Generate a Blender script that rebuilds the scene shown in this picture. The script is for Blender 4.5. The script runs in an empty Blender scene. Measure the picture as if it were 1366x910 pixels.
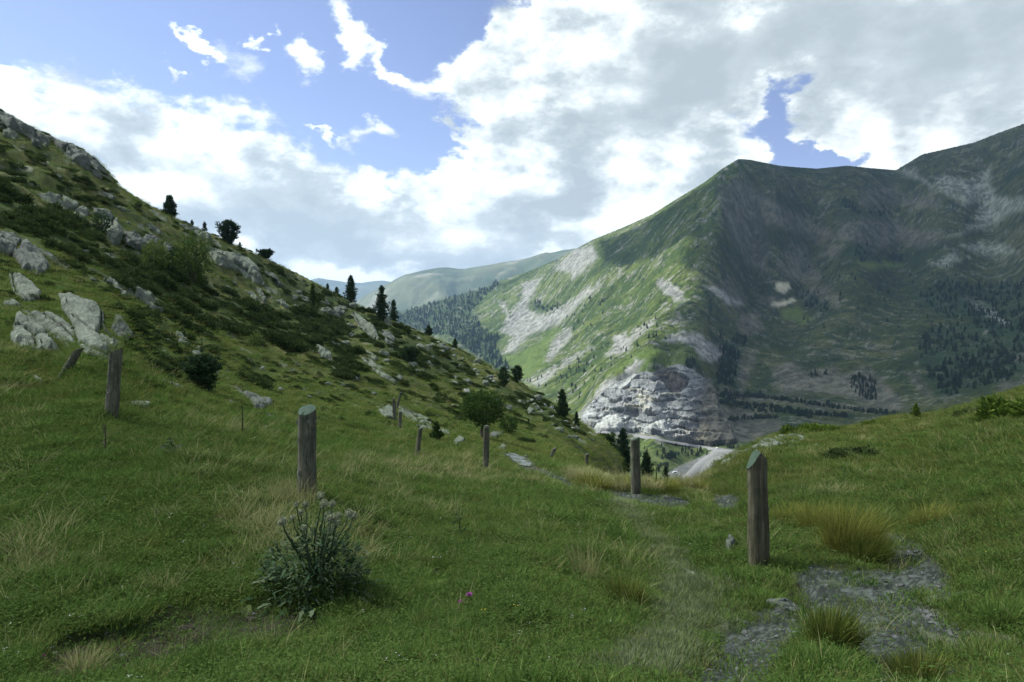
import bpy, math, random
import numpy as np
from mathutils import Vector
RNG = np.random.default_rng(7)
random.seed(7)
C = bpy.context.scene.collection
scene = bpy.context.scene
F, CX, CY = 890.0, 683.0, 455.0
PI = math.pi

# ------------------------------------------------------------------ helpers
def tag(o, label=None, cat=None, group=None, kind=None):
    if label: o['label'] = label
    if cat: o['category'] = cat
    if group: o['group'] = group
    if kind: o['kind'] = kind
    return o

def mesh_obj(name, V, Fc, mat, parent=None, smooth=False, link=True):
    me = bpy.data.meshes.new(name)
    V = np.asarray(V, np.float32)
    if isinstance(Fc, np.ndarray):
        n, k = Fc.shape
        me.vertices.add(len(V)); me.vertices.foreach_set('co', V.ravel())
        me.loops.add(n * k); me.loops.foreach_set('vertex_index', Fc.astype(np.int32).ravel())
        me.polygons.add(n); me.polygons.foreach_set('loop_start', np.arange(0, n * k, k, dtype=np.int32))
        me.update(calc_edges=True)
    else:
        me.from_pydata([tuple(map(float, v)) for v in V], [], Fc); me.update()
    me.polygons.foreach_set('use_smooth', np.full(len(me.polygons), bool(smooth)))
    if mat: me.materials.append(mat)
    o = bpy.data.objects.new(name, me)
    if link: C.objects.link(o)
    if parent: o.parent = parent
    return o

def empty(name, loc, rz=0.0):
    o = bpy.data.objects.new(name, None); C.objects.link(o)
    o.location = loc; o.rotation_euler = (0, 0, rz); o.empty_display_size = 0.2
    return o

def copy_tree(o, parent=None):
    c = o.copy(); C.objects.link(c)
    if parent: c.parent = parent
    for ch in list(o.children): copy_tree(ch, c)
    return c

def set_col(o, name, col):
    a = o.data.attributes.new(name, 'FLOAT_COLOR', 'POINT')
    col = np.asarray(col, np.float32)
    if col.shape[1] == 3: col = np.concatenate([col, np.ones((len(col), 1), np.float32)], 1)
    a.data.foreach_set('color', col.ravel())

# noise --------------------------------------------------------------
def _h(ix, iy, s):
    h = (ix.astype(np.uint64) * np.uint64(374761393) + iy.astype(np.uint64) * np.uint64(668265263) + np.uint64(s) * np.uint64(2246822519)) & np.uint64(0xFFFFFFFF)
    h = ((h ^ (h >> np.uint64(13))) * np.uint64(1274126177)) & np.uint64(0xFFFFFFFF)
    h = h ^ (h >> np.uint64(16))
    return h.astype(np.float64) / 4294967295.0
def perlin(x, y, s=0):
    x = np.asarray(x, float) + 10000.37; y = np.asarray(y, float) + 10000.71
    ix = np.floor(x).astype(np.int64); iy = np.floor(y).astype(np.int64)
    fx = x - ix; fy = y - iy
    u = fx ** 3 * (fx * (fx * 6 - 15) + 10); v = fy ** 3 * (fy * (fy * 6 - 15) + 10)
    def g(dx, dy):
        a = _h(ix + dx, iy + dy, s) * 2 * PI
        return np.cos(a) * (fx - dx) + np.sin(a) * (fy - dy)
    a = g(0, 0) * (1 - u) + g(1, 0) * u
    b = g(0, 1) * (1 - u) + g(1, 1) * u
    return (a * (1 - v) + b * v) * 1.5
def fbm(x, y, s=0, o=5, r=0.5):
    t = 0.0; a = 1.0; n = 0.0
    for k in range(o):
        t = t + a * perlin(x, y, s + 17 * k); n += a
        x = x * 2.03 + 5.1; y = y * 2.03 - 3.7; a *= r
    return t / n
def ridged(x, y, s=0, o=5, r=0.5):
    t = 0.0; a = 1.0; n = 0.0
    for k in range(o):
        t = t + a * (1 - 2 * np.abs(perlin(x, y, s + 31 * k))); n += a
        x = x * 2.03 + 1.7; y = y * 2.03 - 9.2; a *= r
    return t / n
def sstep(a, b, x):
    t = np.clip((x - a) / (b - a), 0, 1); return t * t * (3 - 2 * t)
def mix(a, b, f):
    a = np.asarray(a, float); b = np.asarray(b, float)
    f = np.asarray(f)[..., None]
    return a * (1 - f) + b * f

# polygons in the photograph's pixels: signed distance, + inside ------
def poly_sd(poly, x, y):
    P = np.array(poly, float); n = len(P)
    ins = np.zeros(x.shape, bool); d2 = np.full(x.shape, 1e18)
    for i in range(n):
        ax, ay = P[i]; bx, by = P[(i + 1) % n]
        c = ((ay > y) != (by > y)) & (x < (bx - ax) * (y - ay) / ((by - ay) if by != ay else 1e-9) + ax)
        ins ^= c
        ex, ey = bx - ax, by - ay
        t = np.clip(((x - ax) * ex + (y - ay) * ey) / max(ex * ex + ey * ey, 1e-9), 0, 1)
        d2 = np.minimum(d2, (x - ax - t * ex) ** 2 + (y - ay - t * ey) ** 2)
    d = np.sqrt(d2)
    return np.where(ins, d, -d)
def line_d(pts, x, y):
    P = np.array(pts, float); d2 = np.full(x.shape, 1e18)
    for i in range(len(P) - 1):
        ax, ay = P[i]; bx, by = P[i + 1]; ex, ey = bx - ax, by - ay
        t = np.clip(((x - ax) * ex + (y - ay) * ey) / max(ex * ex + ey * ey, 1e-9), 0, 1)
        d2 = np.minimum(d2, (x - ax - t * ex) ** 2 + (y - ay - t * ey) ** 2)
    return np.sqrt(d2)
def project(X, Y, Z):
    Yc = np.maximum(Y, 0.05)
    return CX + F * X / Yc, CY - F * Z / Yc

# height fields on a polar grid; survey points (pixel, distance) give z/r -----
class Field:
    def __init__(s, pts, th, rs, scale=6.0, c=0.12, lam=1e-4):
        P = np.array(pts, float)
        t = np.arctan((P[:, 0] - CX) / F); r = P[:, 2] / np.cos(t)
        e = (CY - P[:, 1]) / F * P[:, 2] / r
        A = np.stack([t * scale, np.log(r)], 1)
        def K(a, b):
            d2 = ((a[:, None, :] - b[None]) ** 2).sum(-1)
            return np.sqrt(d2 + c * c)
        n = len(P)
        M = np.zeros((n + 3, n + 3)); M[:n, :n] = K(A, A) + lam * np.eye(n)
        Q = np.concatenate([np.ones((n, 1)), A], 1); M[:n, n:] = Q; M[n:, :n] = Q.T
        w = np.linalg.solve(M, np.concatenate([e, np.zeros(3)]))
        s.th, s.rs = th, rs
        E = np.zeros((len(th), len(rs)))
        lr = np.log(rs)
        tc = np.clip(th, -0.9, 0.9)
        for i in range(len(th)):
            B = np.stack([np.full(len(rs), tc[i] * scale), lr], 1)
            E[i] = K(B, A) @ w[:n] + w[n] + B @ w[n + 1:]
        s.Z = E * rs[None]
        s.X = np.sin(th)[:, None] * rs[None]; s.Y = np.cos(th)[:, None] * rs[None]
    def finish(s):
        s.lr = np.log(s.rs)
    def z(s, x, y):
        x = np.asarray(x, float); y = np.asarray(y, float)
        t = np.arctan2(x, y); r = np.hypot(x, y)
        i = np.clip(np.searchsorted(s.th, t) - 1, 0, len(s.th) - 2)
        a = np.clip((t - s.th[i]) / (s.th[i + 1] - s.th[i]), 0, 1)
        j = np.clip(np.searchsorted(s.rs, r) - 1, 0, len(s.rs) - 2)
        b = np.clip((r - s.rs[j]) / (s.rs[j + 1] - s.rs[j]), 0, 1)
        Z = s.Z
        return (Z[i, j] * (1 - a) + Z[i + 1, j] * a) * (1 - b) + (Z[i, j + 1] * (1 - a) + Z[i + 1, j + 1] * a) * b
    def hit(s, px, py):
        px = np.atleast_1d(np.asarray(px, float)); py = np.atleast_1d(np.asarray(py, float))
        out = np.zeros((len(px), 3)); ok = np.zeros(len(px), bool)
        for k in range(0, len(px), 3000):
            p, q = px[k:k + 3000], py[k:k + 3000]
            t = np.arctan((p - CX) / F); m = (CY - q) / F * np.cos(t)
            i = np.clip(np.searchsorted(s.th, t) - 1, 0, len(s.th) - 2)
            a = ((t - s.th[i]) / (s.th[i + 1] - s.th[i]))[:, None]
            D = s.Z[i] * (1 - a) + s.Z[i + 1] * a - m[:, None] * s.rs[None]
            D[:, 0] = -1
            g = D >= 0
            j = g.argmax(1); o = g.any(1) & (j > 0)
            jj = np.maximum(j, 1); n = np.arange(len(p))
            d0, d1 = D[n, jj - 1], D[n, jj]
            f = np.clip(-d0 / np.where(d1 - d0 == 0, 1, d1 - d0), 0, 1)
            r = s.rs[jj - 1] * (1 - f) + s.rs[jj] * f
            out[k:k + 3000] = np.stack([np.sin(t) * r, np.cos(t) * r, m * r], 1); ok[k:k + 3000] = o
        return out, ok
    def mesh(s, name, mat):
        nt, nr = s.Z.shape
        V = np.stack([s.X, s.Y, s.Z], -1).reshape(-1, 3)
        i, j = np.meshgrid(np.arange(nt - 1), np.arange(nr - 1), indexing='ij')
        q = np.stack([i * nr + j, (i + 1) * nr + j, (i + 1) * nr + j + 1, i * nr + j + 1], -1).reshape(-1, 4)
        o = mesh_obj(name, V, q, mat, smooth=True)
        return o

# materials ------------------------------------------------------------
class NT:
    def __init__(s, tree): s.t = tree; s.L = tree.links.new
    def n(s, typ, props=None, **kw):
        nd = s.t.nodes.new(typ)
        for k, v in (props or {}).items(): setattr(nd, k, v)
        for k, v in kw.items():
            key = k.replace('_', ' ')
            if k.startswith('i') and k[1:].isdigit(): sock = nd.inputs[int(k[1:])]
            else: sock = nd.inputs[key]
            if isinstance(v, bpy.types.NodeSocket): s.L(v, sock)
            else: sock.default_value = v
        return nd
    def math(s, op, a, b=0.0, c=0.0, clamp=False):
        return s.n('ShaderNodeMath', {'operation': op, 'use_clamp': clamp}, i0=a, i1=b, i2=c).outputs[0]
    def vmath(s, op, a, b=(0, 0, 0)):
        nd = s.n('ShaderNodeVectorMath', {'operation': op}, i0=a, i1=b)
        return nd.outputs['Value'] if op in ('LENGTH', 'DOT_PRODUCT') else nd.outputs[0]
    def scale(s, v, k):
        nd = s.n('ShaderNodeVectorMath', {'operation': 'SCALE'}, i0=v); nd.inputs['Scale'].default_value = k
        return nd.outputs[0]
    def noise(s, vec, sc, det=4, rough=0.55, dist=0.0):
        return s.n('ShaderNodeTexNoise', None, Vector=vec, Scale=sc, Detail=det, Roughness=rough, Distortion=dist)
    def smooth(s, x, a, b, lo=0.0, hi=1.0):
        return s.n('ShaderNodeMapRange', {'interpolation_type': 'SMOOTHSTEP'}, i0=x, i1=a, i2=b, i3=lo, i4=hi).outputs[0]
    def mixc(s, f, a, b, mode='MIX'):
        nd = s.t.nodes.new('ShaderNodeMix'); nd.data_type = 'RGBA'; nd.blend_type = mode
        for k, v in ((0, f), (6, a), (7, b)):
            if isinstance(v, bpy.types.NodeSocket): s.L(v, nd.inputs[k])
            else: nd.inputs[k].default_value = v if k == 0 else (tuple(v) + (1,))[:4]
        return nd.outputs[2]
    def ramp(s, f, stops):
        nd = s.n('ShaderNodeValToRGB', None, i0=f); cr = nd.color_ramp
        while len(cr.elements) < len(stops): cr.elements.new(0.5)
        for e, (p, c) in zip(cr.elements, stops): e.position = p; e.color = (tuple(c) + (1,))[:4]
        return nd.outputs[0]

def new_mat(name):
    m = bpy.data.materials.new(name); m.use_nodes = True
    t = m.node_tree; t.nodes.clear(); T = NT(t)
    out = t.nodes.new('ShaderNodeOutputMaterial')
    return m, T, out
def bsdf(T, out, col, rough=0.9, bump=None, bump_s=0.3, bump_d=0.02, spec=0.15):
    p = T.n('ShaderNodeBsdfPrincipled', None, Base_Color=col if isinstance(col, bpy.types.NodeSocket) else (tuple(col) + (1,))[:4], Roughness=rough)
    p.inputs['Specular IOR Level'].default_value = spec
    if bump is not None:
        b = T.n('ShaderNodeBump', None, Strength=bump_s, Distance=bump_d, Height=bump); T.L(b.outputs[0], p.inputs['Normal'])
    T.L(p.outputs[0], out.inputs[0]); return p

def mat_attr(name, noise_scales, var=0.35, bump_scale=None, bump_d=0.05, bump_s=0.6):
    """albedo from the point attribute 'col', broken up by noise at several world scales"""
    m, T, out = new_mat(name)
    a = T.n('ShaderNodeAttribute', {'attribute_name': 'col'}).outputs['Color']
    pos = T.n('ShaderNodeNewGeometry').outputs['Position']
    f = None
    for sc in noise_scales:
        n = T.noise(pos, sc, 6, 0.65).outputs['Fac']
        v = T.math('MULTIPLY_ADD', n, 2 * var, 1 - var)
        f = v if f is None else T.math('MULTIPLY', f, v)
    cc = T.n('ShaderNodeCombineXYZ', None, X=f, Y=f, Z=f).outputs[0]
    col = T.mixc(1.0, a, cc, 'MULTIPLY')
    bump = T.noise(pos, bump_scale, 8, 0.65).outputs['Fac'] if bump_scale else None
    bsdf(T, out, col, 0.95, bump, bump_s, bump_d, spec=0.05)
    return m

def mat_leaf(name, c1, c2, c3=None, transl=0.35, tint=0.5):
    """foliage: colour differs from one plant to the next and from leaf to leaf"""
    m, T, out = new_mat(name)
    rnd = T.n('ShaderNodeObjectInfo').outputs['Random']
    pos = T.n('ShaderNodeNewGeometry').outputs['Position']
    rpi = T.n('ShaderNodeNewGeometry').outputs['Random Per Island']
    f = T.math('MULTIPLY_ADD', rnd, 1 - tint, T.math('MULTIPLY', rpi, tint))
    stops = [(0.0, c1), (1.0, c2)] if c3 is None else [(0.0, c1), (0.6, c2), (1.0, c3)]
    col = T.ramp(f, stops)
    d = T.n('ShaderNodeBsdfDiffuse', None, Color=col)
    tr = T.n('ShaderNodeBsdfTranslucent', None, Color=col)
    mx = T.n('ShaderNodeMixShader', None, i0=transl, i1=d.outputs[0], i2=tr.outputs[0])
    T.L(mx.outputs[0], out.inputs[0]); return m
# ================================================================ near ground
def theta_grid(n, core, full):
    c = np.linspace(-core, core, n)
    side = np.linspace(core, full, 40)[1:]
    return np.concatenate([-side[::-1], c, side])
NEAR = [
 (-250,910,4.2),(-250,760,6),(-250,640,9),(-250,520,12.5),(-250,400,20),(-250,250,50),(-250,100,92),
 (0,910,3.4),(0,800,4.6),(0,700,6.5),(0,600,9.5),(0,520,12.5),(0,475,14.5),(0,400,21),(0,300,35),(0,200,75),(0,148,95),
 (100,480,14.5),(150,555,11.9),(90,490,14.5),(75,180,108),(150,225,118),(120,400,24),(120,330,45),(120,270,75),
 (225,285,130),(310,322,140),(400,365,150),(468,399,150),(510,420,142),(560,440,145),(620,468,140),(700,513,130),(770,556,110),(800,580,98),(822,603,80),
 (250,910,3.3),(250,700,6.8),(250,600,10.2),(250,560,13),(250,510,20),(250,440,38),(250,370,70),(250,320,105),
 (409,660,8.9),(420,760,5.6),(450,910,3.2),(450,600,16),(450,540,28),(450,480,60),(450,430,110),(350,480,45),(350,400,95),
 (683,910,3.1),(683,800,4.6),(683,760,5.8),(683,700,9.1),(683,650,15),(648,625,18.7),(683,615,22),
 (600,590,24),(600,550,45),(600,500,90),(700,592,34),(700,550,75),(760,600,45),(760,620,26),
 (847,657,14.4),(800,640,18),(850,643,17.6),(900,646,17.5),(950,645,18),
 (1010,757,6.9),(1000,850,4.5),(920,668,13.8),(1000,690,10.5),(900,910,3.1),(1050,910,3.15),
 (960,622,22),(1000,600,26),(1040,580,28),(1120,573,27),(1200,556,26),(1290,541,25),(1366,520,24),(1480,500,24),(1620,480,24),
 (1200,600,17),(1200,650,11.5),(1200,740,7.3),(1200,910,3.05),(1100,640,13.5),(1100,760,6.4),
 (1366,590,13),(1366,700,6.8),(1366,800,4.5),(1366,910,3.0),(1620,910,3.0),(1620,700,5.5),(1620,560,11)]
RIDGE = [(-250,100,92),(0,148,95),(75,180,108),(150,225,118),(225,285,130),(310,322,140),(400,365,150),(468,399,150),(560,440,145),
 (620,468,140),(700,513,130),(770,556,110),(800,580,98),(822,603,80)]
for (x, y, d) in RIDGE:
    NEAR += [(x, y + 50, d * 1.3), (x, y + 260, d * 2.1)]
for (x, y, d) in [(850,643,17.6),(900,646,17.5),(950,645,18),(1000,600,26),(1040,580,28),(1120,573,27),(1200,556,26),(1290,541,25),(1366,520,24),(1480,500,24),(1620,480,24)]:
    NEAR += [(x, y + 22, d * 1.5), (x, y + 70, d * 3.2), (x, y + 190, d * 7)]
for x in (-250, 0, 200, 400, 600, 800, 900, 1000, 1200, 1366, 1620):
    NEAR.append((x, 900, 300 * math.cos(math.atan((x - CX) / F))))

th_n = theta_grid(1000, 0.72, PI)
rs_n = np.exp(np.linspace(math.log(1.0), math.log(285), 620))
G = Field(NEAR, th_n, rs_n, scale=6.0, c=0.10, lam=2e-4)
w = sstep(0.85, 1.7, np.abs(th_n))[:, None]
G.Z = G.Z * (1 - w) + w * (-1.62 - 0.03 * np.maximum(rs_n - 60, 0)[None])
G.finish()
# paths, gravel and bare soil in the meadow (photo pixels, fixed to the ground)
PUDDLE = [(668,606),(680,603),(692,606),(708,614),(722,622),(716,628),(700,626),(690,620),(680,614)]
WETPATH = [[(716,622),(740,630),(770,642),(785,650),(770,650),(745,640),(720,632)],
           [(800,649),(850,656),(900,660),(932,669),(925,677),(898,676),(860,669),(815,659)],
           [(940,656),(985,659),(1000,668),(990,676),(950,675)]]
GRAVEL = [[(1158,708),(1195,706),(1235,722),(1264,745),(1296,782),(1264,794),(1225,778),(1190,757),(1168,735)],
          [(1062,742),(1090,748),(1130,758),(1180,758),(1210,750),(1240,775),(1225,812),(1240,850),(1310,915),(1150,915),(1135,870),(1100,835),(1072,795)],
          [(895,925),(930,880),(960,845),(1000,815),(1040,800),(1090,828),(1062,868),(1035,925)],
          [(1215,800),(1260,820),(1300,850),(1290,860),(1240,835)]]
SOIL = [[(36,900),(48,852),(110,836),(160,828),(222,804),(300,798),(350,806),(366,834),(318,850),(250,862),(190,886),(120,908),(60,915)],
        [(330,796),(390,786),(450,796),(440,836),(370,848),(330,836)],[(1036,758),(1078,764),(1090,832),(1050,812),(1026,790)],
        [(555,760),(585,754),(618,760),(605,770),(570,772)],[(455,850),(490,842),(500,856),(475,870)]]
WORN = [[(790,645),(830,655),(860,690),(900,730),(960,770),(985,810),(940,850),(900,915),(760,915),(830,850),(880,800),(870,750),(840,710),(815,680)]]
THIN = [[(1190,795),(1262,790),(1310,820),(1400,860),(1400,930),(1240,930),(1200,850)],[(1060,735),(1180,745),(1290,780),(1260,800),(1090,800)],[(880,925),(930,850),(1000,800),(1095,820),(1070,880),(1040,925)]]
def region(polys, px, py, soft):
    m = np.full(px.shape, -1e9)
    for p in polys: m = np.maximum(m, poly_sd(p, px, py))
    return sstep(-soft, soft, m)

def ground_detail():
    X, Y, R = G.X, G.Y, np.broadcast_to(G.rs[None], G.X.shape)
    a = 0.012 + 0.0065 * np.minimum(R, 110)
    d = a * 0.55 * fbm(X * 0.8, Y * 0.8, 3, 4)                       # hummocks
    far = sstep(14, 60, R)
    d += far * (1.1 * fbm(X / 9, Y / 9, 11, 5, .55) + 0.5 * ridged(X / 5, Y / 7, 15, 4) )
    left = sstep(-20, -55, X)
    d += left * far * (1.6 * ridged(X / 11, Y / 16, 21, 5, .55))
    d -= far * 0.4
    near = sstep(30, 8, R)
    mid = sstep(60, 25, R)
    px0, py0 = project(np.where(Y > .8, X, 1e5), Y, G.Z)
    flat = 1 - .85 * region(GRAVEL + SOIL + WETPATH + [PUDDLE], px0, py0, 22)
    near = near * flat; mid_ = flat
    d += near * 0.05 * fbm(X * 3.2, Y * 3.2, 31, 3) + mid * mid_ * .12 * np.maximum(fbm(X * 1.15, Y * 1.15, 33, 4), -.1)
    return d
G.Z = G.Z + ground_detail()
def calibrate(Fd, sky, rmin, rmax, wd, smooth_n):
    """raise or lower the crest so that it follows the surveyed skyline"""
    S = np.array(sky, float); ts = np.arctan((S[:, 0] - CX) / F); es = (CY - S[:, 1]) / F * np.cos(ts)
    k = (Fd.rs > rmin) & (Fd.rs < rmax); j0 = np.argmax(k); E = Fd.Z[:, k] / Fd.rs[k][None]
    j = E.argmax(1) + j0; n = np.arange(len(Fd.th))
    diff = np.interp(Fd.th, ts, es) - Fd.Z[n, j] / Fd.rs[j]
    diff *= (Fd.th >= ts[0]) & (Fd.th <= ts[-1])
    ker = np.hanning(smooth_n + 2)[1:-1]; diff = np.convolve(diff, ker / ker.sum(), 'same')
    lj = np.convolve(np.log(Fd.rs[j]), ker / ker.sum(), 'same'); lj[:smooth_n] = np.log(Fd.rs[j[:smooth_n]]); lj[-smooth_n:] = np.log(Fd.rs[j[-smooth_n:]])
    Fd.Z += diff[:, None] * Fd.rs[None] * np.exp(-((np.log(Fd.rs)[None] - lj[:, None]) / wd) ** 2)
NEAR_SKY = [(-200,112),(0,148),(40,168),(75,186),(100,196),(125,210),(143,228),(155,245),(180,262),(225,287),(270,307),(310,325),(355,345),(400,366),(430,382),(468,402),(510,423),(560,442),(620,470),(670,497),(700,514),(740,540),(770,560),(800,583),(822,606)]
for _ in range(2): calibrate(G, NEAR_SKY, 60, 230, .35, 9)
pxg, pyg = project(G.X, G.Y, G.Z)
front = G.Y > 0.8
pxg = np.where(front, pxg, -9999); pyg = np.where(front, pyg, -9999)
wx = 14 * fbm(G.X * 1.3, G.Y * 1.3, 41, 4) ; wy = 7 * fbm(G.X * 1.3, G.Y * 1.3, 47, 4)
sc_ = np.clip(8 / np.maximum(G.rs, 3), 0.1, 1.6)[None]
qx, qy = pxg + wx * sc_, pyg + wy * sc_
M_grav = region(GRAVEL, qx, qy, 5); M_soil = region(SOIL, qx, qy, 5); M_wet = region(WETPATH, qx, qy, 2.5); M_pud = region([PUDDLE], qx, qy, 3)
M_worn = region(WORN, qx, qy, 22)
bare = np.clip(M_grav + M_soil + M_wet + M_pud, 0, 1)
G.Z -= (bare * 0.035 + M_soil * 0.05) * sstep(60, 25, np.broadcast_to(G.rs[None], G.X.shape))
G.Z += bare * 0.009 * ridged(G.X * 9, G.Y * 9, 51, 4) * sstep(30, 12, np.broadcast_to(G.rs[None], G.X.shape))

# where dwarf juniper darkens the slope
MATS = [[(-20,250),(60,268),(125,318),(160,350),(240,358),(330,398),(440,428),(470,458),(380,468),(300,440),(220,430),(170,400),(100,370),(70,330),(-20,300)],
        [(160,410),(230,400),(290,470),(240,500),(190,500),(165,470)],[(320,480),(375,500),(360,522),(320,508)],
        [(430,448),(475,468),(470,492),(440,480),(420,455)],[(440,490),(475,500),(460,522),(440,508)],[(-20,225),(40,232),(60,262),(-20,262)],
        [(300,330),(360,350),(520,430),(600,470),(640,500),(560,500),(460,440),(380,400)],[(640,500),(720,530),(790,590),(740,570),(680,540)]]
def paint_ground():
    X, Y, R = G.X, G.Y, np.broadcast_to(G.rs[None], G.X.shape)
    n1 = fbm(X * .45, Y * .45, 61, 5); n2 = fbm(X * 1.7, Y * 1.7, 67, 4); n3 = fbm(X / 14, Y / 14, 71, 5)
    c = mix((.045, .078, .016), (.078, .115, .026), sstep(-.45, .45, n1))
    c = mix(c, (.095, .10, .04), .55 * sstep(.1, .6, n2 + .3 * n1))
    hill = sstep(18, 60, R)
    c = mix(c, mix((.04, .056, .018), (.115, .115, .045), sstep(-.4, .4, n3 + .5 * n1)), hill)
    c = mix(c, (.028, .048, .016), .65 * hill * sstep(-.05, .22, n1 + .4 * n2))
    m = region(MATS, pxg + 22 * n3, pyg + 14 * n1, 9)
    jm = sstep(.05, .4, n1 + .5 * n2 + .55 * m - .12) * sstep(12, 22, R)
    c = mix(c, (.026, .042, .016), .8 * jm)
    st = sstep(.32, .42, fbm(X / 3.2, Y / 4.5, 77, 5, .6) + .12 * hill) * hill * (1 - m)
    c = mix(c, (.20, .21, .175), .8 * st)
    c = mix(c, (.10, .12, .065), .8 * M_worn)
    soil = mix((.012, .011, .008), (.038, .035, .026), sstep(-.3, .4, fbm(X * 6, Y * 6, 81, 4)))
    grav = mix((.022, .026, .023), (.076, .088, .080), sstep(-.25, .5, fbm(X * 22, Y * 22, 85, 3) + .5 * fbm(X * 2, Y * 2, 86, 3)))
    c = mix(c, (.018, .016, .012), 0 * M_soil); c = mix(c, mix((.045, .045, .038), (.10, .10, .09), sstep(-.3, .4, fbm(X * 14, Y * 14, 88, 4))), .75 * region(THIN, qx, qy, 9)); c = mix(c, soil, M_soil); c = mix(c, grav, np.clip(M_grav + M_wet, 0, 1))
    c = mix(c, (.05, .05, .045), M_pud)
    return c
mat_ground = mat_attr('meadow ground', (1.1, 8.0, 55.0), 0.34, 30.0, 0.02, 0.8)
ground = G.mesh('ground', mat_ground)
set_col(ground, 'col', paint_ground().reshape(-1, 3))
tag(ground, kind='structure')

# ================================================================ mountain and valley
MT = [(985,212,2400),(968,222,2440),(940,241,2500),(905,264,2600),(850,294,2780),(820,307,2880),(770,332,3100),(1012,216,2440),(1065,225,2560),(1110,223,2630),(1160,223,2720),(1210,216,2760),(1265,197,2650),(962,250,2260),(945,290,2100),(922,330,1950),(905,370,1800),(900,430,1500),(905,480,1180),(908,492,1130),
 (870,285,2700),(790,320,3000),(745,345,3300),(700,363,3600),(671,372,3750),(640,385,3900),(600,397,3900),(560,408,3800),(533,418,3700),(480,440,3600),(400,460,3500),
 (690,500,1900),(650,475,2500),(600,445,2900),(560,440,3200),(760,430,2250),(740,520,1450),(780,550,1100),(830,460,1600),(820,380,2200),(720,420,2700),(800,480,1550),(850,330,2420),(690,445,2600),(715,480,2000),
 (1040,221,2500),(1090,225,2600),(1130,220,2650),(1195,226,2800),(1230,205,2700),(1300,190,2600),(1366,165,2500),(1450,150,2400),(1600,130,2300),
 (1080,300,2350),(1000,300,2230),(1060,380,2050),(1010,450,1600),(985,510,1250),(960,470,1380),(1200,330,2250),(1320,300,2150),(1366,380,1700),(1200,430,1600),(1100,430,1680),
 (1300,470,1250),(1150,500,1250),(1366,510,950),(1200,545,960),(1050,555,1000),(1600,450,900),(1600,300,1500),
 (860,590,905),(965,604,890),(900,640,740),(1000,640,740),(840,640,720),(793,577,960),(1000,575,985),(850,578,955),(930,585,960),(800,610,800),(700,640,720),(600,640,700),(1100,600,800),(1200,640,600),(400,640,600),(1366,700,450),
 (790,560,1010),(820,530,1060),(870,500,1110),(960,540,1060),(900,530,1060),(860,545,1020)]
for (x, y, d) in [(870,285,2700),(790,320,3000),(745,345,3300),(700,363,3600),(640,385,3900),(560,408,3800),(480,440,3600),(400,460,3500)]:
    MT += [(x, y + 35, d * 1.25), (x, y + 90, d * 1.8)]
for (x, y, d) in [(985,212,2400),(1040,221,2500),(1090,225,2600),(1130,220,2650),(1195,226,2800),(1230,205,2700),(1300,190,2600),(1366,165,2500),(1450,150,2400),(1600,130,2300)]:
    MT += [(x, y + 40, d * 1.25), (x, y + 140, d * 1.9)]
for x in (-250, 0, 200, 400, 600, 800, 1000, 1200, 1366, 1620):
    cs = math.cos(math.atan((x - CX) / F))
    MT += [(x, CY + 150 / 300 * F / cs, 300 * cs), (x, CY + 160 / 170 * F / cs, 170 * cs)]
th_m = theta_grid(1150, 0.72, PI)
rs_m = np.concatenate([np.exp(np.linspace(math.log(170), math.log(700), 60))[:-1], np.exp(np.linspace(math.log(700), math.log(4700), 620)), np.exp(np.linspace(math.log(4700), math.log(26000), 30))[1:]])
M = Field(MT, th_m, rs_m, scale=6.0, c=0.13, lam=1e-4)
w = sstep(0.85, 1.7, np.abs(th_m))[:, None]
M.Z = M.Z * (1 - w) + w * -170
wf = sstep(4300, 5600, rs_m)[None]
M.Z = M.Z * (1 - wf) + wf * -170
M.Z = np.maximum(M.Z, -175)
QUARRY = [(772,560),(786,540),(812,518),(845,500),(868,498),(890,492),(905,488),(925,494),(945,508),(958,524),(960,545),(975,565),(985,592),(940,596),(890,584),(850,577),(800,577)]
def mountain_detail():
    X, Y = M.X, M.Y; Rr = np.broadcast_to(M.rs[None], X.shape)
    px, py = project(X, Y, M.Z)
    amp = sstep(-138, -60, M.Z) * sstep(600, 1100, Rr) * sstep(5000, 3600, Rr)
    q = region([QUARRY], px + 8 * fbm(X / 40, Y / 40, 5, 4), py + 6 * fbm(X / 40, Y / 40, 9, 4), 5)
    wX = X + 35 * fbm(X / 300, Y / 300, 1, 3); wY = Y + 35 * fbm(X / 300, Y / 300, 2, 3)
    right = sstep(0, 90, px - np.interp(py, [212, 290, 370, 430, 480], [985, 945, 905, 900, 905]))
    # gullies: ribs run down the fall line of each side of the spur
    u = np.where(right > .5, (wX * .75 + wY * .66), (wX * .62 - wY * .78))
    v = np.where(right > .5, (-wX * .66 + wY * .75), (wX * .78 + wY * .62))
    rib = ridged(u / 210, v / 900, 101, 5, .55)
    d = amp * (1 - q) * (18 * rib + 13 * ridged(wX / 150, wY / 150, 111, 7, .62) + 4.5 * ridged(X / 38, Y / 38, 116, 4, .65) + 6 * fbm(X / 420, Y / 420, 121, 4) - 5)
    steep = sstep(1150, 1230, px) * sstep(330, 240, py)
    d += steep * amp * 22 * ridged(X / 120, Y / 120, 131, 6, .6)
    # benches of the quarry
    Z = M.Z + 20 * q * fbm(X / 70, Y / 70, 141, 4, .6)
    st = 15.0
    k = np.floor(Z / st); fr = Z / st - k
    Zt = (k + sstep(.45, .75, fr)) * st
    d += q * ((Zt - M.Z) * .5 + 7 * ridged(X / 45, Y / 45, 145, 6, .62) - 3)
    hollow = np.exp(-(((px - 930) / 26) ** 2 + ((py - 515) / 16) ** 2))
    d -= hollow * 26
    return d, q, px, py
dm, M_q, mpx0, mpy0 = mountain_detail()
M.Z = M.Z + dm
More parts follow.
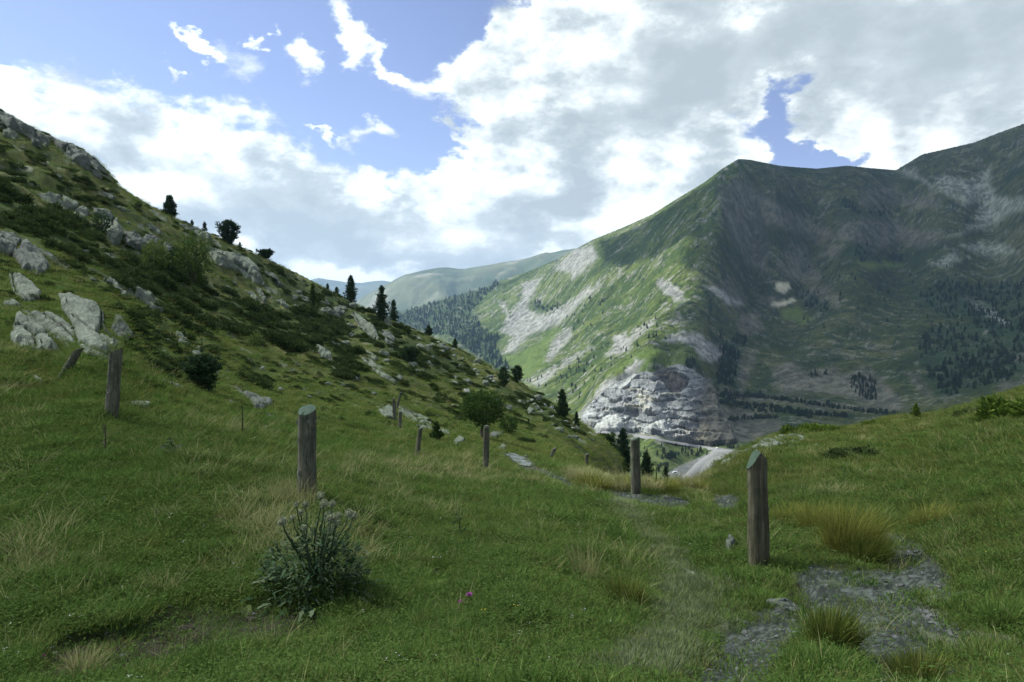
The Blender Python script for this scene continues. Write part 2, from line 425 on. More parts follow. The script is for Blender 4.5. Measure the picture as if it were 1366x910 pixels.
MT_SKY = [(533,418),(560,408),(600,397),(640,386),(671,373),(700,364),(745,345),(790,320),(830,304),(870,286),(900,267),(940,243),(962,226),(985,212),(1000,213),(1040,221),(1062,223),(1090,225),(1130,221),(1160,224),(1195,227),(1212,217),(1230,206),(1265,198),(1300,190),(1330,178),(1366,165),(1450,150)]
for _ in range(2): calibrate(M, MT_SKY, 1700, 4400, .16, 7)
# terraces right of the quarry and the road bed
M.finish()
mpx, mpy = project(M.X, M.Y, M.Z)
def zl(pts, ox, oy, k): return [(ox + x / k, oy + y / k) for x, y in pts]
Z5 = lambda p: zl(p, 600, 320, 3.37)
Z7 = lambda p: zl(p, 960, 180, 3.365)
Z8 = lambda p: zl(p, 960, 400, 3.365)
SCREE_BRIGHT = [Z5(p) for p in [
 [(235,515),(300,500),(340,440),(480,385),(560,320),(600,270),(690,200),(670,190),(560,270),(440,330),(380,330),(350,300),(390,220),(420,170),(330,190),(330,250),(270,340),(230,410),(290,440)],
 [(470,130),(560,40),(640,20),(665,90),(590,150),(545,190),(540,150)],
 [(435,540),(440,500),(480,440),(510,400),(545,395),(550,430),(520,470),(480,520),(445,550)],
 [(345,630),(430,600),(560,520),(640,480),(650,490),(560,540),(480,590),(400,660)],
 [(680,525),(740,490),(720,440),(790,415),(800,440),(900,365),(930,355),(900,400),(820,460),(800,500),(720,525)],
 [(960,455),(1000,425),(1050,410),(1120,420),(1150,450),(1240,480),(1230,520),(1180,560),(1120,540),(1100,480),(1040,455)],
 [(700,625),(780,600),(800,570),(830,530),(880,540),(865,560),(840,590),(860,595),(800,660),(740,680),(640,740),(660,700)],
 [(930,180),(1000,200),(1060,260),(1020,280),(960,240)],[(1140,195),(1200,210),(1270,260),(1330,290),(1260,300),(1190,250)],
 [(220,280),(245,285),(265,340),(245,330)]]]
SCREE_PALE = [Z7(p) for p in [
 [(790,160),(880,150),(900,190),(960,230),(960,190),(1060,185),(1120,210),(1230,150),(1210,220),(1250,280),(1366,280),(1500,260),(1500,340),(1366,340),(1290,360),(1250,400),(1150,430),(1030,460),(1160,390),(1170,310),(1100,310),(1000,260),(900,205)],
 [(1080,500),(1180,490),(1310,500),(1335,530),(1200,550),(1130,520)],[(940,570),(1060,530),(1080,560),(1010,600),(960,580)],
 [(1120,740),(1200,770),(1300,850),(1280,860),(1180,800)]]]
BROWN = [Z7(p) for p in [
 [(0,230),(80,200),(200,270),(330,350),(470,420),(540,470),(440,480),(330,430),(200,400),(230,520),(190,620),(60,470),(0,330)],
 [(260,590),(330,490),(380,510),(460,640),(440,660),(300,640)],[(80,880),(90,800),(185,790),(180,880),(130,908)],
 [(360,720),(400,680),(500,690),(510,710),(540,780),(440,720)],[(0,640),(50,640),(120,740),(80,790),(0,720)],
 [(530,400),(640,380),(800,390),(880,430),(1010,430),(1010,460),(920,510),(800,480),(700,520),(600,480),(540,470)],
 [(620,310),(660,270),(690,230),(780,230),(820,270),(700,300),(640,325)],[(170,740),(230,710),(330,750),(240,780)],
 [(700,290),(900,270),(1000,290),(980,330),(800,310)],[(470,500),(560,490),(520,560),(460,540)]]] + [Z8(p) for p in [
 [(230,300),(330,280),(400,330),(500,300),(560,330),(650,310),(740,360),(800,440),(830,490),(760,500),(640,470),(580,440),(470,410),(380,420),(290,430),(240,380)],
 [(0,400),(150,420),(400,450),(800,500),(600,490),(300,465),(100,450),(0,420)],[(0,580),(150,570),(270,545),(270,600),(150,640),(0,650)],
 [(0,480),(250,510),(0,520)],[(90,270),(170,200),(140,330),(100,410),(85,350)],[(820,320),(900,370),(960,420),(940,440),(850,360)],[(1240,370),(1366,360),(1366,390),(1260,410)],
 [(1300,240),(1366,250),(1366,290),(1310,270)]]] + [[(950,560),(985,545),(1040,560),(1060,590),(990,600)]]
PALE_SUNLIT = [Z7([(250,665),(310,660),(320,690),(290,710),(250,690)]), Z7([(230,760),(330,730),(340,745),(260,775)])]  # pale ground, its sunlit spot painted in as lighter colour
LIGHTGRASS = [Z5([(235,525),(330,500),(480,400),(510,395),(440,500),(430,560),(350,630)]), Z7([(270,790),(340,770),(410,820),(380,850),(280,830)]), Z7([(610,570),(800,570),(830,590),(700,605)]),
 Z5([(690,600),(900,480),(960,500),(860,600),(800,570)]), Z5([(1000,280),(1120,190),(1060,270),(1000,330)])]
FOREST = [Z5(p) for p in [
 [(-260,330),(-100,290),(0,255),(240,172),(230,200),(150,260),(100,320),(150,400),(225,440),(205,480),(270,580),(240,600),(180,560),(0,430),(-260,420)],
 [(1200,600),(1210,540),(1250,470),(1290,430),(1348,440),(1310,500),(1300,600),(1320,660),(1200,650)],[(1060,540),(1110,540),(1120,580),(1060,585)],
 [(365,285),(400,275),(430,300),(500,290),(480,320),(380,330)]]] + [Z8(p) for p in [
 [(880,200),(960,130),(1080,110),(1366,60),(1500,60),(1500,330),(1366,330),(1250,380),(1000,440),(930,340)],
 [(590,350),(640,340),(700,380),(710,450),(640,450),(590,400)],[(120,420),(190,420),(190,440),(125,440)],[(390,320),(480,330),(490,350),(400,355)],
 [(0,130),(30,180),(100,160),(120,220),(40,230),(0,250)]]] + [Z7(p) for p in [
 [(530,290),(600,300),(640,350),(770,345),(760,372),(620,355),(560,330)],[(620,500),(690,490),(680,540),(640,580),(600,530)],[(760,540),(820,530),(820,565),(760,560)],
 [(880,720),(1010,650),(1230,680),(1366,650),(1500,650),(1500,820),(1000,820)],[(340,720),(400,700),(470,740),(500,800),(400,790)]]]
TREELINE = [Z8([(0,430),(180,437),(350,458),(560,490),(800,520)]), Z8([(0,462),(200,480),(400,512),(560,525)]), Z8([(0,545),(120,535),(260,530)]), Z8([(150,500),(300,505),(420,530)]),
 [(920,512),(960,522),(1000,528),(1080,540)],[(930,522),(960,530),(990,534)],[(960,538),(990,545),(1010,545)]]
# the road on the valley floor and the lay-by beside it
ROAD = [(770,579),(795,577),(830,577.5),(862,581),(890,588),(920,593),(950,597.5),(985,602),(1040,607)]
SPUR_ROAD = [(958,600),(945,610),(930,622),(915,634),(905,646),(890,665)]
LOT = [(868,648),(885,634),(905,622),(930,612),(950,602),(962,598),(985,601),(965,612),(945,626),(925,640),(915,660),(870,668)]
def paint_mountain():
    X, Y = M.X, M.Y
    n1 = fbm(X / 90, Y / 90, 201, 7, .66); n2 = fbm(X / 20, Y / 20, 211, 4, .7); n3 = fbm(X / 350, Y / 350, 221, 4)
    nf = fbm(X / 9, Y / 9, 215, 2, .7)
    jx = 9 * fbm(X / 60, Y / 60, 231, 5, .62) + 6 * n2 + 3 * nf; jy = 6 * fbm(X / 60, Y / 60, 241, 5, .62) + 5 * n2 + 2 * nf
    x, y = mpx + jx, mpy + jy
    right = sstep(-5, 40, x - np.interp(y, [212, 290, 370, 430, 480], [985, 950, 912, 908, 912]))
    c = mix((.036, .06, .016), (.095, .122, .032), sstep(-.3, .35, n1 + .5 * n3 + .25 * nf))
    c = mix(c, mix((.022, .036, .012), (.06, .068, .024), sstep(-.3, .35, n1 + .4 * n3 + .25 * nf)), right)  # darker greens right of the spur paint in part of its shade
    U = np.where(right > .5, X * .75 + Y * .66, X * .62 - Y * .78); W = np.where(right > .5, -X * .66 + Y * .75, X * .78 + Y * .62)
    stk = fbm(U / 20 + .5 * n1, W / 120, 255, 6, .66) + .18 * nf
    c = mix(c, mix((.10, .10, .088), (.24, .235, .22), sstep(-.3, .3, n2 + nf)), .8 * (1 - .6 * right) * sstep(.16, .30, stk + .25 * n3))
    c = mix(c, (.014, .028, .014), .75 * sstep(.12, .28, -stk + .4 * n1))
    # outcrops and loose blocks
    s1 = sstep(.20, .30, fbm(X / 45, Y / 70, 251, 7, .68) + .15 * n3)
    c = mix(c, mix((.09, .092, .08), (.23, .23, .21), sstep(-.3, .3, n2 + nf)), .8 * s1 * (1 - .6 * right))
    # dark scrub in clumps
    sc = sstep(.14, .24, fbm(X / 30, Y / 30, 257, 6, .68) - .1 * (1 - right))
    c = mix(c, (.012, .025, .012), .75 * sc)
    fo = region(FOREST, x, y, 6)
    c = mix(c, (.022, .042, .02), .75 * fo * (1 - .7 * s1))
    br = region(BROWN, x, y, 6)
    c = mix(c, mix((.075, .074, .06), (.135, .128, .105), sstep(-.3, .3, n2 + n1)), .85 * br * (.5 + .5 * sstep(-.3, .12, n2 + nf)))
    sp = region(SCREE_PALE, x, y, 5)
    c = mix(c, mix((.13, .145, .12), (.23, .245, .21), sstep(-.3, .3, n2 + .5 * n1)), .95 * sp * (.45 + .55 * sstep(-.3, .12, n2 + nf)))
    lg = region(LIGHTGRASS, x, y, 4)
    c = mix(c, mix((.07, .105, .025), (.095, .135, .035), sstep(-.3, .3, n1)), .85 * lg)
    sb = region(SCREE_BRIGHT, x, y, 3)
    c = mix(c, mix((.16, .162, .155), (.28, .278, .265), sstep(-.3, .3, n2 + .5 * n1)), .95 * sb * (.6 + .4 * sstep(-.35, .05, n2 + nf)))
    c = mix(c, (.42, .40, .30), region(PALE_SUNLIT, mpx + .4 * jx, mpy + .4 * jy, 3))
    q = region([QUARRY], mpx + .5 * jx, mpy + .5 * jy, 3)
    band = fbm((X * .5 + Y) / 30, (M.Z) / 9, 261, 5, .6)
    qc = mix((.09, .095, .10), (.33, .335, .33), sstep(-.42, .4, band + .6 * fbm(X / 16, M.Z / 12, 271, 5, .62)))
    fr = ((M.Z + 14 * fbm(X / 70, Y / 70, 141, 4, .6)) / 15.0) % 1.0
    qc = mix(qc, (.10, .105, .11), .75 * sstep(.30, .5, fr) * sstep(.98, .8, fr) * sstep(-.25, .3, fbm(X / 26, M.Z / 20, 275, 4)))
    qc = mix(qc, (.30, .26, .19), .6 * sstep(.15, .5, fbm(X / 50, M.Z / 14, 281, 4)))
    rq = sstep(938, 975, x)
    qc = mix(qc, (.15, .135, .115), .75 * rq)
    cone = sstep(560, 572, y) * sstep(890, 860, x)
    qc = mix(qc, (.32, .32, .305), .75 * cone)
    hollow = region([[(905,498),(925,493),(945,507),(962,524),(950,535),(925,538),(905,520)]], mpx + .5 * jx, mpy + .5 * jy, 3)
    qc = mix(qc, (.05, .043, .04), .85 * hollow)
    c = mix(c, qc, q)
    fl = sstep(-138, -146, M.Z) * sstep(575, 585, y)
    c = mix(c, mix((.045, .07, .02), (.11, .13, .05), sstep(-.3, .4, fbm(X / 18, Y / 18, 291, 4))), fl)
    lot = region([LOT], mpx, mpy, 1.0)
    c = mix(c, (.17, .172, .172), lot * .9)
    return c
mat_mtn = mat_attr('mountain slopes', (0.03, 0.15, 0.5), 0.42, 0.12, 6.0, 1.0)
# flatten the road bed a little
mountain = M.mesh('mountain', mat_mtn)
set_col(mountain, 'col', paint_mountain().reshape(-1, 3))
tag(mountain, kind='structure')

def strip(name, pts, field, width, lift, mat, sub=60):
    """a road laid over the terrain along surveyed points"""
    P = np.array(pts, float)
    t = np.linspace(0, len(P) - 1, sub)
    xy = np.stack([np.interp(t, range(len(P)), P[:, 0]), np.interp(t, range(len(P)), P[:, 1])], 1)
    h, ok = field.hit(xy[:, 0], xy[:, 1]); h = h[ok]
    for _ in range(6): h[1:-1] = (h[:-2] + 2 * h[1:-1] + h[2:]) / 4
    d = np.gradient(h[:, :2], axis=0); d /= np.linalg.norm(d, axis=1)[:, None] + 1e-9
    nrm = np.stack([-d[:, 1], d[:, 0]], 1)
    V, Fc = [], []
    K = 5
    for i in range(len(h)):
        for k in range(K):
            o = (-.5, -.5, 0, .5, .5)[k] * width + (-4, 0, 0, 0, 4)[k]
            x, y = h[i, :2] + nrm[i] * o
            V.append((x, y, 0))
    V = np.array(V); zt = field.z(V[:, 0], V[:, 1]); zz = zt.reshape(-1, K)[:, 1:-1].mean(1)
    for _ in range(3): zz[1:-1] = np.maximum(zz[1:-1], (zz[:-2] + 2 * zz[1:-1] + zz[2:]) / 4) if len(zz) > 3 else zz[1:-1]
    V[:, 2] = np.repeat(zz, K) + lift; V[0::K, 2] -= 3.2; V[K - 1::K, 2] -= 3.2
    for i in range(len(h) - 1):
        for k in range(K - 1):
            a = i * K + k; Fc.append((a, a + 1, a + K + 1, a + K))
    return mesh_obj(name, V, Fc, mat, smooth=True), h
def simple_mat(name, c1, c2, sc, rough=.9, bd=.02, det=6, spec=.1):
    m, T, out = new_mat(name)
    pos = T.n('ShaderNodeNewGeometry').outputs['Position']
    n = T.noise(pos, sc, det, .65).outputs['Fac']
    bsdf(T, out, T.ramp(n, [(.3, c1), (.7, c2)]), rough, n, .6, bd, spec); return m
mat_road = simple_mat('road asphalt', (.14, .14, .145), (.19, .19, .19), .2, .8, .05)
road, road_pts = strip('road', ROAD, M, 10, .6, mat_road, 80); tag(road, kind='structure')
road2, road2_pts = strip('road', SPUR_ROAD, M, 9.5, .7, mat_road, 50); tag(road2, kind='structure')

# the quarry face: a finer sheet over the cut, with benches, broken faces and fans of rubble
ZQ = lambda p: zl(p, 780, 480, 5.686)
Q_DARK = [ZQ(p) for p in [[(100,270),(200,235),(260,250),(250,300),(170,310),(110,300)],[(330,250),(400,270),(390,310),(340,300)],[(20,360),(100,330),(160,390),(130,440),(60,400)],[(300,330),(370,320),(400,350),(360,380),(290,350)],
 [(240,390),(330,400),(420,410),(540,430),(560,480),(480,510),(430,500),(330,450),(250,420)],[(400,150),(450,130),(540,180),(530,330),(480,300),(430,330),(440,230),(380,230),(330,220),(360,160)],[(580,300),(720,290),(740,320),(640,350),(590,370),(560,330)],
 [(640,450),(700,440),(720,490),(660,500)],[(780,490),(860,480),(880,540),(800,555),(740,530)],[(840,430),(900,430),(930,470),(860,480)],[(800,340),(880,340),(900,370),(840,390),(800,380)],[(190,330),(250,340),(240,370),(200,360)]]]
Q_HOLLOW = [ZQ([(505,120),(560,70),(620,75),(700,110),(800,170),(780,220),(720,270),(650,270),(600,200),(560,160)])]
Q_TAN = [ZQ(p) for p in [[(300,355),(420,375),(500,390),(500,412),(380,404),(300,385)],[(390,290),(480,300),(540,320),(530,350),(440,340),(390,315)],[(420,340),(480,350),(460,375),(410,365)],[(550,125),(630,120),(640,140),(570,140)],[(560,285),(760,285),(760,297),(570,297)],[(340,240),(470,265),(470,278),(350,255)]]]
Q_CONE = [ZQ(p) for p in [[(170,430),(230,430),(330,545),(50,545)],[(355,455),(440,530),(300,545)],[(560,460),(640,550),(450,535)],[(300,110),(430,90),(330,200),(280,240),(200,230),(120,250)]]]
def quarry_sheet():
    st = .55
    gx, gy = np.meshgrid(np.arange(768, 992, st), np.arange(484, 600, st), indexing='ij')
    k = [p for p in QUARRY]
    ex, ey = gx + 3.5 * fbm(gx / 12, gy / 12, 5, 5, .65), gy + 3 * fbm(gx / 12, gy / 12, 9, 5, .65)
    sd = poly_sd(k, ex, ey)
    H, ok = M.hit(gx.ravel(), gy.ravel())
    ins = (sd > 0) & ok.reshape(gx.shape)
    jx, jy = gx + 2.6 * fbm(gx / 7, gy / 7, 15, 5, .68), gy + 2.2 * fbm(gx / 7, gy / 7, 19, 5, .68)
    n = fbm(gx / 5, gy / 5, 23, 5, .7); nb = fbm(gx / 22, gy / 9, 27, 6, .66); cr = ridged((gx + gy) / 9, (gy - gx * .4) / 16, 33, 5, .62)
    dk = region(Q_DARK, jx, jy, .9); ho = region(Q_HOLLOW, jx, jy, .9); tn = region(Q_TAN, jx, jy, .9); co = region(Q_CONE, gx + .3 * (jx - gx), gy + .3 * (jy - gy), 1.2)
    c = mix((.16, .175, .18), (.36, .375, .37), sstep(-.35, .35, nb + .5 * n))
    c = mix(c, (.24, .215, .165), .5 * sstep(.1, .3, fbm(gx / 14, gy / 6, 41, 4)))
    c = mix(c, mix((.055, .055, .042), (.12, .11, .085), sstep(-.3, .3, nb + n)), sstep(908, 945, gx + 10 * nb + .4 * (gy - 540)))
    c = mix(c, mix((.05, .055, .06), (.13, .135, .14), sstep(-.2, .4, n + .4 * cr)), .5 * dk)
    zz = (H[:, 2] + 10 * fbm(H[:, 0] / 55, H[:, 1] / 55, 47, 5, .6)).reshape(gx.shape) + 1.2 * n
    fr = (zz / 13.5) % 1.0; rq = sstep(905, 942, gx + 10 * nb); on = (1 - co) * (1 - ho) * (1 - .85 * rq) * sstep(-.42, -.05, fbm(gx / 26, gy / 16, 57, 4))
    vst = fbm(gx / 2.2, gy / 14, 51, 4, .65)
    c = mix(c, mix((.10, .105, .11), (.235, .24, .24), sstep(-.35, .35, vst + .5 * nb)), .72 * on * sstep(.12, .2, fr) * sstep(.78, .66, fr))
    c = mix(c, mix((.33, .32, .28), (.43, .42, .38), sstep(-.3, .3, n)), .8 * on * sstep(.70, .80, fr) * sstep(1.0, .93, fr) * sstep(-.5, 0, nb + .3))
    c = mix(c, mix((.32, .31, .25), (.42, .405, .34), sstep(-.3, .3, n)), .8 * tn)
    c = mix(c, mix((.31, .315, .30), (.38, .385, .365), sstep(-.3, .3, n)), .85 * co)
    c = mix(c, mix((.028, .024, .022), (.085, .075, .065), sstep(-.2, .45, n + .3 * cr)), .92 * ho)
    h = 8 + 1.4 * (1 - co) * cr + 1.5 * n * (1 - .8 * co) + on * 7 * (sstep(0, .08, fr) * (1 - sstep(.72, 1, fr)) - .5) - 3 * dk - 5 * ho + 3 * tn
    h = h * np.clip(sd / 3, 0, 1) + np.where(sd < .8, -2, 0)
    v = H * -1; v[:, 2] = 0; v = v / (np.linalg.norm(v, axis=1)[:, None] + 1e-9); v = v * .8 + np.array([0, 0, .6])
    V = H + v * h.ravel()[:, None]
    idx = np.arange(gx.size).reshape(gx.shape)
    al = ins[:-1, :-1] & ins[1:, 1:] & ins[1:, :-1] & ins[:-1, 1:]
    Q = np.stack([idx[:-1, :-1], idx[:-1, 1:], idx[1:, 1:], idx[1:, :-1]], -1)[al]
    d = np.linalg.norm(V[Q[:, 0]] - V[Q[:, 2]], axis=1); Q = Q[d < 60]
    u, inv = np.unique(Q.ravel(), return_inverse=True)
    o = mesh_obj('quarry_terrain', V[u], inv.reshape(-1, 4), mat_mtn, smooth=False)
    set_col(o, 'col', c.reshape(-1, 3)[u]); tag(o, kind='structure')
quarry_sheet()

# ================================================================ far ranges
def far_range(name, crest, d0, depth, drop, seed, cols, x0, x1, rough):
    th = np.arctan((np.linspace(x0, x1, 360) - CX) / F)
    cr = np.array(crest, float); py = np.interp(np.tan(th) * F + CX, cr[:, 0], cr[:, 1])
    fr = np.linspace(-1, .6, 130)
    V = []; col = []
    T, Rf = np.meshgrid(th, fr, indexing='ij')
    r = d0 / np.cos(T) * (1 + 0 * Rf) + Rf * depth
    zc = ((CY - py) / F * d0)[:, None]
    X, Y = np.sin(T) * r, np.cos(T) * r
    n = fbm(X / 900, Y / 900, seed, 6, .55); rg = ridged(X / 1100, Y / 1100, seed + 5, 5)
    Z = zc - drop * np.abs(Rf) ** 1.15 * (1 + .35 * rg) + rough * np.abs(Rf) ** .5 * n + rough * .06 * fbm(X / 250, Y / 250, seed + 9, 4)
    c = mix(cols[0], cols[1], sstep(-.3, .3, n + .3 * fbm(X / 250, Y / 250, seed + 12, 4)))
    c = mix(c, cols[2], .7 * sstep(.15, .4, fbm(X / 500, Y / 380, seed + 20, 5, .6)))
    nt, nr = X.shape
    i, j = np.meshgrid(np.arange(nt - 1), np.arange(nr - 1), indexing='ij')
    q = np.stack([i * nr + j, (i + 1) * nr + j, (i + 1) * nr + j + 1, i * nr + j + 1], -1).reshape(-1, 4)
    o = mesh_obj(name, np.stack([X, Y, Z], -1).reshape(-1, 3), q, mat_far, smooth=True)
    set_col(o, 'col', c.reshape(-1, 3)); return tag(o, kind='structure')
mat_far = mat_attr('far hillsides', (.002, .01), .25, .004, 60, .5)
far_range('hills', [(380,470),(440,425),(490,392),(540,366),(585,356),(620,358.5),(660,352),(700,345),(725,338),(752,333),(800,328),(860,345),(950,400)], 7600, 2600, 900, 301,
          ((.045,.065,.03),(.10,.11,.06),(.19,.18,.14)), 380, 960, 260)
far_range('hills', [(300,395),(380,382),(425,371),(450,375),(480,377),(505,374),(530,376),(600,372),(700,380),(800,400)], 13000, 3500, 1500, 331,
          ((.05,.07,.04),(.08,.09,.05),(.13,.13,.11)), 300, 800, 300)
# ================================================================ rocks
def mat_rock_make(name, dark, mid, lichen, sc):
    m, T, out = new_mat(name)
    pos = T.n('ShaderNodeNewGeometry').outputs['Position']
    n = T.noise(pos, sc, 8, .68).outputs['Fac']; n2 = T.noise(pos, sc * 4.5, 6, .7).outputs['Fac']; n3 = T.noise(pos, sc * .35, 4, .6).outputs['Fac']
    col = T.ramp(n, [(.30, dark), (.46, mid), (.7, tuple(1.25 * x for x in mid))])
    col = T.mixc(T.smooth(n2, .5, .66), col, lichen)
    col = T.mixc(T.math('MULTIPLY', T.smooth(n3, .52, .68), .55), col, tuple(x * .45 for x in mid))
    bsdf(T, out, col, .92, T.math('ADD', n, T.math('MULTIPLY', n2, .5)), .8, .12 / sc, .1); return m
mat_rock = mat_rock_make('lichened granite', (.03, .036, .03), (.095, .11, .088), (.19, .225, .17), 2.2)
mat_rock2 = mat_rock_make('grey schist', (.025, .03, .027), (.07, .078, .07), (.13, .15, .118), 2.2)
mat_pale = mat_rock_make('pale stone', (.08, .085, .08), (.17, .18, .165), (.24, .255, .225), 5)
mat_wetstone = mat_rock_make('gravel stone', (.03, .032, .032), (.08, .085, .083), (.13, .14, .135), 9)

def ground_normal(x, y, e=.3):
    e = np.maximum(e, .15)
    zx = (G.z(x + e, y) - G.z(x - e, y)) / (2 * e); zy = (G.z(x, y + e) - G.z(x, y - e)) / (2 * e)
    n = np.stack([-zx, -zy, np.ones_like(zx)], -1)
    return n / np.linalg.norm(n, axis=-1, keepdims=True)

def rock(name, label, poly, bulge=.25, mat=None, group=None, seed=0, strata=38, cells=None, cat='rock'):
    """an outcrop with the outline of one in the photograph, standing proud of the ground it breaks through"""
    P = np.array(poly, float); lo, hi = P.min(0) - 2, P.max(0) + 2
    big = (hi - lo).max(); n = int(np.clip(big * 1.6, 18, 120)); st = big / n
    gx, gy = np.meshgrid(np.arange(lo[0], hi[0] + st, st), np.arange(lo[1], hi[1] + st, st), indexing='ij')
    rg = np.random.default_rng(seed + 1000)
    k = 5.0 / max(big, 12)
    sd = poly_sd(poly, gx + .035 * big * fbm(gx * k, gy * k, seed, 3), gy + .035 * big * fbm(gx * k, gy * k, seed + 9, 3))
    H, ok = G.hit(gx.ravel(), gy.ravel())
    D = np.hypot(H[:, 0], H[:, 1]); med = np.median(D[(sd.ravel() > 0) & ok]) if ((sd.ravel() > 0) & ok).any() else None
    if med is None: return None
    ok &= (D < med * 1.6) & (D > med * .6)
    m2px = med / F
    ins = sd > 0
    sa = math.radians(strata); a = gx * math.cos(sa) + gy * math.sin(sa); b = -gx * math.sin(sa) + gy * math.cos(sa)
    K = cells or int(np.clip(big / 9, 3, 16))
    ca = rg.uniform(a.min(), a.max(), K); cb = rg.uniform(b.min(), b.max(), K)
    dd = np.sqrt(((a[..., None] - ca) * .33) ** 2 + (b[..., None] - cb) ** 2)
    o = np.argsort(dd, -1); d1 = np.take_along_axis(dd, o[..., :1], -1)[..., 0]; d2 = np.take_along_axis(dd, o[..., 1:2], -1)[..., 0]
    w = o[..., 0]
    fac = rg.uniform(-.22, .25, K)[w] + (rg.uniform(-.3, .3, K)[w] * (a - ca[w]) + rg.uniform(-1.0, .15, K)[w] * (b - cb[w])) / (.5 * big)
    short = min(P[:, 0].ptp() if hasattr(P[:, 0], 'ptp') else np.ptp(P[:, 0]), np.ptp(P[:, 1]))
    prof = np.clip(sd / (.10 * short), 0, 1) ** .5 * .8 + .2 * np.clip(sd / (.4 * short), 0, 1)
    h = prof * (.75 + fac) - .6 * np.exp(-((d2 - d1) / (.012 * big + .45)) ** 2) * (sd > .05 * short)
    h += (.13 * fbm(a * k * .7, b * k * 2.5, seed + 20, 5, .6) - .16 * np.clip(ridged(a * k * .8, b * k * 3.2, seed + 40, 3) - .35, 0, 1)) * prof
    sw = (b / (.20 * short) + .9 * fbm(a * k * .5, b * k, seed + 60, 3)) % 1.0
    h += .34 * (1 - sw) * prof * rg.uniform(.5, 1.1) - .17 * prof
    B = bulge * short * m2px * .9
    N = ground_normal(H[:, 0], H[:, 1], med * .012)
    view = -H / np.linalg.norm(H, axis=1)[:, None]
    nr = float(np.clip((16 - med) / 8, 0, 1))
    N = N * .55 + view * .5 * (1 - .85 * nr) + np.array([0, 0, .35 + .8 * nr]); N /= np.linalg.norm(N, axis=1)[:, None]
    hh = np.where(ins, np.maximum(h, -.05) * B, -.18 * B - 3 * m2px)
    V = H + N * hh.ravel()[:, None]
    nx, ny = gx.shape
    keep = ok.reshape(nx, ny)
    q = []
    ring = ins.copy(); ring[1:] |= ins[:-1]; ring[:-1] |= ins[1:]; ring[:, 1:] |= ins[:, :-1]; ring[:, :-1] |= ins[:, 1:]
    use = keep & ring
    idx = np.arange(nx * ny).reshape(nx, ny)
    al = use[:-1, :-1] & use[1:, :-1] & use[1:, 1:] & use[:-1, 1:] & (ins[:-1, :-1] | ins[1:, :-1] | ins[1:, 1:] | ins[:-1, 1:])
    Q = np.stack([idx[:-1, :-1], idx[:-1, 1:], idx[1:, 1:], idx[1:, :-1]], -1)[al]
    if len(Q) < 4: return None
    u, inv = np.unique(Q.ravel(), return_inverse=True)
    V = V[u]; org = V.mean(0); org[2] = V[:, 2].min()
    ob = mesh_obj(name, V - org, inv.reshape(-1, 4), mat or mat_rock, smooth=False)
    ob.location = org
    return tag(ob, label, cat, group)

